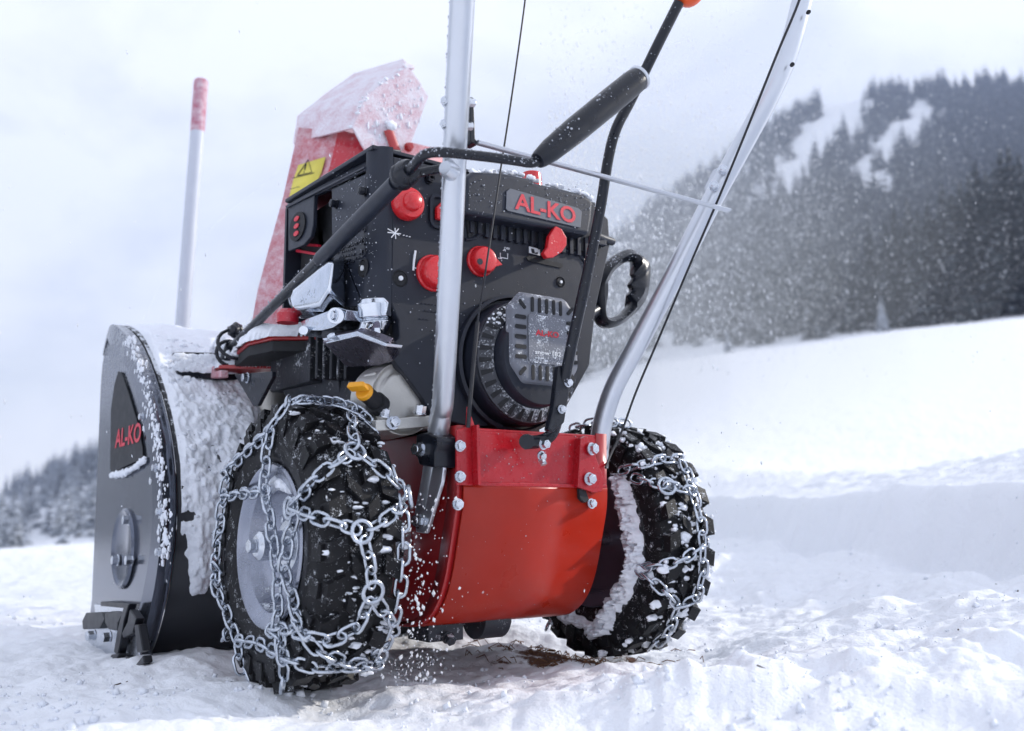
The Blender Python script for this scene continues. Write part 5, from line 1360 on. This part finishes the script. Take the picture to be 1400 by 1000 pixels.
def on_rod(path, r):
    def g():
        k = RNG.uniform(0, len(path)-1.01); i = int(k); p = path[i].lerp(path[i+1], k-i); t = (path[i+1]-path[i]).normalized(); n = Vector((RNG.gauss(-.5, 1), RNG.gauss(-.6, .5), RNG.gauss(.5, .6))); n = (n-t*n.dot(t)).normalized(); return p+n*r
    return g
specks(CRK, 190, on_rod([a0, a0.lerp(J, .5), J], .0085), .0005, .0018)
specks(CRK, 200, on_rod(K, .0052), .0005, .0015)
specks(GRP, 60, on_rod([G0.lerp(G1, .1), G1], .0142), .0006, .0022)
specks(SL, 150, on_rod(LV, .0066), .0005, .0016)
def edge_(path, r):
    def g():
        k = RNG.uniform(0, len(path)-1.01); i = int(k); p = path[i].lerp(path[i+1], k-i); return p-CR*r*RNG.uniform(.93, 1.02)-CF*r*.12
    return g
specks(HL, 260, edge_(lpts, .0124), .0006, .0020)
specks(HR, 170, edge_(rpts[:45], .0132), .0006, .0020)
specks(SH, 90, lambda: P(RNG.gauss(838, 12), RNG.gauss(356, 5), 'y', -.066), .0005, .0016)

# ------------------------------------------------------------------ snow stake
sx_, sy_ = P(250, 440, 'y', 1.15).xy
z0 = gz(sx_, sy_)
p1 = P(250, 440, 'y', 1.15); p2 = P(270, 181, 'y', 1.17); p3 = P(275, 110, 'y', 1.175); d = (p2-p1).normalized()
p0 = p1-d*((p1.z-z0)/d.z+.1)
ST = empty('snow_stake', (p0.x, p0.y, z0)); tag(ST, 'white marker stake with frosted red tip standing behind the auger housing', 'stake')
def child(o, par): o.parent = par; o.matrix_parent_inverse = Matrix.Translation(-Vector(par.location)); return o
bm = bmesh.new(); tube(bm, [p0, p1, p2], .0165, 24); child(obj('stake_shaft', bm, m_pole_w), ST)
bm = bmesh.new(); tube(bm, [p2, p2.lerp(p3, .97), p3], .0168, 24, rs=[.0168, .0168, .014]); child(obj('stake_tip', bm, m_pole_r), ST)

# ------------------------------------------------------------------ loose stuff
rr = random.Random(21)
def flakes(name, C_, S_, L_, D_, label, mt=None):
    base = np.array([(1, 0, 0), (-1, 0, 0), (0, 1, 0), (0, -1, 0), (0, 0, 1), (0, 0, -1)], float)
    fo = np.array([(0, 2, 4), (2, 1, 4), (1, 3, 4), (3, 0, 4), (2, 0, 5), (1, 2, 5), (3, 1, 5), (0, 3, 5)])
    n = len(C_); D_ = D_/np.linalg.norm(D_, axis=1, keepdims=True)
    up = np.tile(np.array([[0., 1., 0.]]), (n, 1)); x = np.cross(up, D_); x /= np.linalg.norm(x, axis=1, keepdims=True); y = np.cross(D_, x)
    sc_ = np.stack([S_, S_*NR.uniform(.6, 1, n), L_], 1)
    V = C_[:, None, :]+(base[None, :, 0:1]*sc_[:, None, 0:1])*x[:, None, :]+(base[None, :, 1:2]*sc_[:, None, 1:2])*y[:, None, :]+(base[None, :, 2:3]*sc_[:, None, 2:3])*D_[:, None, :]
    F = (fo[None]+6*np.arange(n)[:, None, None]).reshape(-1, 3)
    o = np_mesh(name, V.reshape(-1, 3), F, mt or m_flake, smooth=180); tag(o, label, 'snow', kind='stuff'); return o
m_flake = bpy.data.materials.new('flying_snow'); m_flake.use_nodes = True
_n = m_flake.node_tree; _p = _n.nodes['Principled BSDF']; _p.inputs['Base Color'].default_value = (.90, .92, .95, 1); _p.inputs['Roughness'].default_value = .8
_t = _n.nodes.new('ShaderNodeBsdfTranslucent'); _t.inputs['Color'].default_value = (.92, .94, .97, 1); _m = _n.nodes.new('ShaderNodeMixShader'); _m.inputs[0].default_value = .55
_n.links.new(_p.outputs[0], _m.inputs[1]); _n.links.new(_t.outputs[0], _m.inputs[2]); _n.links.new(_m.outputs[0], _n.nodes['Material Output'].inputs['Surface'])
n = 500000
x = .45+5.0*NR.random(n)**1.3; y = NR.uniform(.2, 4.6, n)+.25*x; z = .55+.22*x+NR.normal(0, 1, n)*(.22+.14*x)
gust = fbm(x*1.1+y*.4, z*2.2+y*.6, 3, 91)
dep_ = (x-CP.x)*CF.x+(y-CP.y)*CF.y; lat_ = ((x-CP.x)*CR.x+(y-CP.y)*CR.y)/dep_
k = (z > .30) & (z < 2.8) & (gust > .36+.25*NR.random(n)-.05) & (lat_ > .04) & (lat_ < .60) & ((z-CP.z)/dep_ > .13+.06*NR.random(n)+.03*lat_) & (NR.random(n) < 1-.85*sstep(.14, .42, lat_)); x, y, z = x[k], y[k], z[k]; n = len(x)
s = NR.choice((.0009, .0012, .0016, .0021, .0030), n, p=(.22, .28, .26, .16, .08))*NR.uniform(.7, 1.2, n)
flakes('blown_snow', np.stack([x, y, z], 1), s, s*NR.uniform(1.2, 3.6, n), np.stack([NR.normal(.10, .10, n), NR.normal(0, .1, n), -np.ones(n)], 1), 'cloud of fine blown snow drifting to the right of the machine')
print('plume flakes', n)
n1, n2 = 330, 110
p_ = np.vstack([np.stack([NR.normal(-.175, .012, n1), NR.normal(-.15, .03, n1), .02+NR.random(n1)**1.4*.20], 1), np.stack([.30+np.abs(NR.normal(0, .05, n2)), NR.uniform(-.2, .1, n2), .05+NR.random(n2)*.28], 1)]); n = n1+n2
s = NR.choice((.0006, .0009, .0013, .0022), n, p=(.35, .35, .2, .1))*NR.uniform(.7, 1.2, n)
flakes('thrown_snow', p_, s, s*NR.uniform(1, 2, n), NR.normal(0, .3, (n, 3))+np.array([0, 0, 1.]), 'small snow crumbs thrown up by the chained wheels')
n = 700; s = NR.choice((.0005, .0007, .0010), n)
flakes('falling_snow', np.stack([NR.uniform(-.8, 1.2, n), NR.uniform(-.35, 1.0, n), NR.uniform(.05, 1.1, n)], 1), s, s*NR.uniform(1, 3.5, n), np.stack([NR.normal(.1, .15, n), NR.normal(0, .1, n), -np.ones(n)], 1), 'sparse snowflakes falling around the machine')
# loose crumbs lying on the trodden snow
n = 9000; rr_ = np.exp(NR.uniform(math.log(.45), math.log(3.2), n)); az_ = YAW+NR.uniform(-rad(31), rad(31), n); X_ = CP.x+rr_*np.sin(az_); Y_ = CP.y+rr_*np.cos(az_)
cl = fbm(X_*5, Y_*5, 3, 55); k = cl > .46+.1*NR.random(n); X_, Y_ = X_[k], Y_[k]; n = len(X_); s = NR.choice((.0010, .0015, .0022, .0034, .0060), n, p=(.35, .3, .2, .1, .05))*NR.uniform(.7, 1.2, n)
flakes('snow_crumbs', np.stack([X_, Y_, ground_h(X_, Y_)+s*.35], 1), s, s*NR.uniform(.7, 1.2, n), NR.normal(0, .5, (n, 3))+np.array([0, 0, 1.]), 'loose crumbs of snow lying on the trodden surface', m_shellsnow)
# twigs and grass
bm = bmesh.new()
for i in range(17):
    x, y = P(rr.uniform(960, 1400), rr.uniform(790, 960), 'z', .03).xy if i < 14 else P(rr.uniform(20, 330), rr.uniform(905, 980), 'z', .0).xy
    z = gz(x, y); l = rr.choice((.0012, .002, .004, .009)); a = rr.uniform(0, 6.28)
    tube(bm, [(x, y, z-.0005), (x+l*math.cos(a), y+l*math.sin(a), z+rr.uniform(0, .0025))], rr.uniform(.0005, .0011), 5)
tag(obj('plant_bits', bm, m_bits), 'tiny brown plant bits scattered over the trodden snow', 'plant bits', kind='stuff')
bm = bmesh.new()
for i in range(150):
    cx, cy = P(780+rr.gauss(0, 62), 893+rr.gauss(0, 9), 'z', 0).xy; z = gz(cx, cy); a = rr.uniform(0, 6.28); l = rr.uniform(.008, .035); h = rr.uniform(.001, .010)
    tube(bm, [(cx, cy, z-.001), (cx+.5*l*math.cos(a), cy+.5*l*math.sin(a), z+h), (cx+l*math.cos(a+.3), cy+l*math.sin(a+.3), z+h*.4)], .0007, 4)
tag(obj('dead_grass', bm, m_straw), 'flattened brown grass showing through the snow under the machine', 'grass', kind='stuff')

# ------------------------------------------------------------------ haze
bm = bmesh.new(); box(bm, (CP.x+130, CP.y+185, 75), (860, 740, 200))
m_haze = bpy.data.materials.new('haze_air'); m_haze.use_nodes = True; hn_ = m_haze.node_tree; hn_.nodes.clear()
pv = hn_.nodes.new('ShaderNodeVolumePrincipled'); pv.inputs['Color'].default_value = (.58, .70, 1.0, 1); pv.inputs['Density'].default_value = .0011; pv.inputs['Anisotropy'].default_value = .2
ho = hn_.nodes.new('ShaderNodeOutputMaterial'); hn_.links.new(pv.outputs[0], ho.inputs['Volume'])
hz = obj('haze', bm, m_haze, None, smooth=None); tag(hz, kind='stuff')
# the powder cloud itself, thrown out of the chute to the right
def mist(name, cen, radii, dens, label):
    bm = bmesh.new(); bmesh.ops.create_icosphere(bm, subdivisions=4, radius=1)
    for v in bm.verts:
        k = 1+.13*math.sin(2.6*v.co.x+1)*math.sin(3.1*v.co.z)+.08*math.sin(6*v.co.y+2)*math.sin(5*v.co.x); v.co = Vector(cen)+Vector((v.co.x*radii[0]*k, v.co.y*radii[1]*k, v.co.z*radii[2]*k))
    m = bpy.data.materials.new(name); m.use_nodes = True; n_ = m.node_tree; n_.nodes.clear()
    p = n_.nodes.new('ShaderNodeVolumePrincipled'); p.inputs['Color'].default_value = (.84, .91, 1.0, 1); p.inputs['Density'].default_value = dens; p.inputs['Anisotropy'].default_value = .15
    o = n_.nodes.new('ShaderNodeOutputMaterial'); n_.links.new(p.outputs[0], o.inputs['Volume'])
    tag(obj(name, bm, m, None, smooth=None), label, 'snow', kind='stuff')
mist('powder_cloud', (1.35, 1.6, .88), (.80, 1.1, .58), .12, 'dense heart of the powder snow cloud beside the right handle tube')
mist('powder_cloud', (1.55, 1.8, .95), (1.12, 1.45, .76), .08, 'pale cloud of powder snow hanging before the forested hill at right')
mist('powder_cloud', (1.85, 2.1, 1.0), (1.55, 1.8, .92), .05, 'thin outer veil of the powder snow cloud reaching toward the right edge')
mist('powder_cloud', (-1.9, 4.2, .40), (1.2, 1.2, .50), .45, 'thin veil of powder snow before the frosted trees at the left edge')
n = 9000; x = NR.uniform(-3.2, -.4, n); y = NR.uniform(1.0, 6.0, n); z = np.abs(NR.normal(.1, .45, n))+.12; s = NR.choice((.0008, .0012, .0017, .0024), n)
flakes('blown_snow', np.stack([x, y, z], 1), s, s*NR.uniform(1.2, 3.4, n), np.stack([NR.normal(.10, .10, n), NR.normal(0, .1, n), -np.ones(n)], 1), 'fine blown snow in the air left of the auger housing')
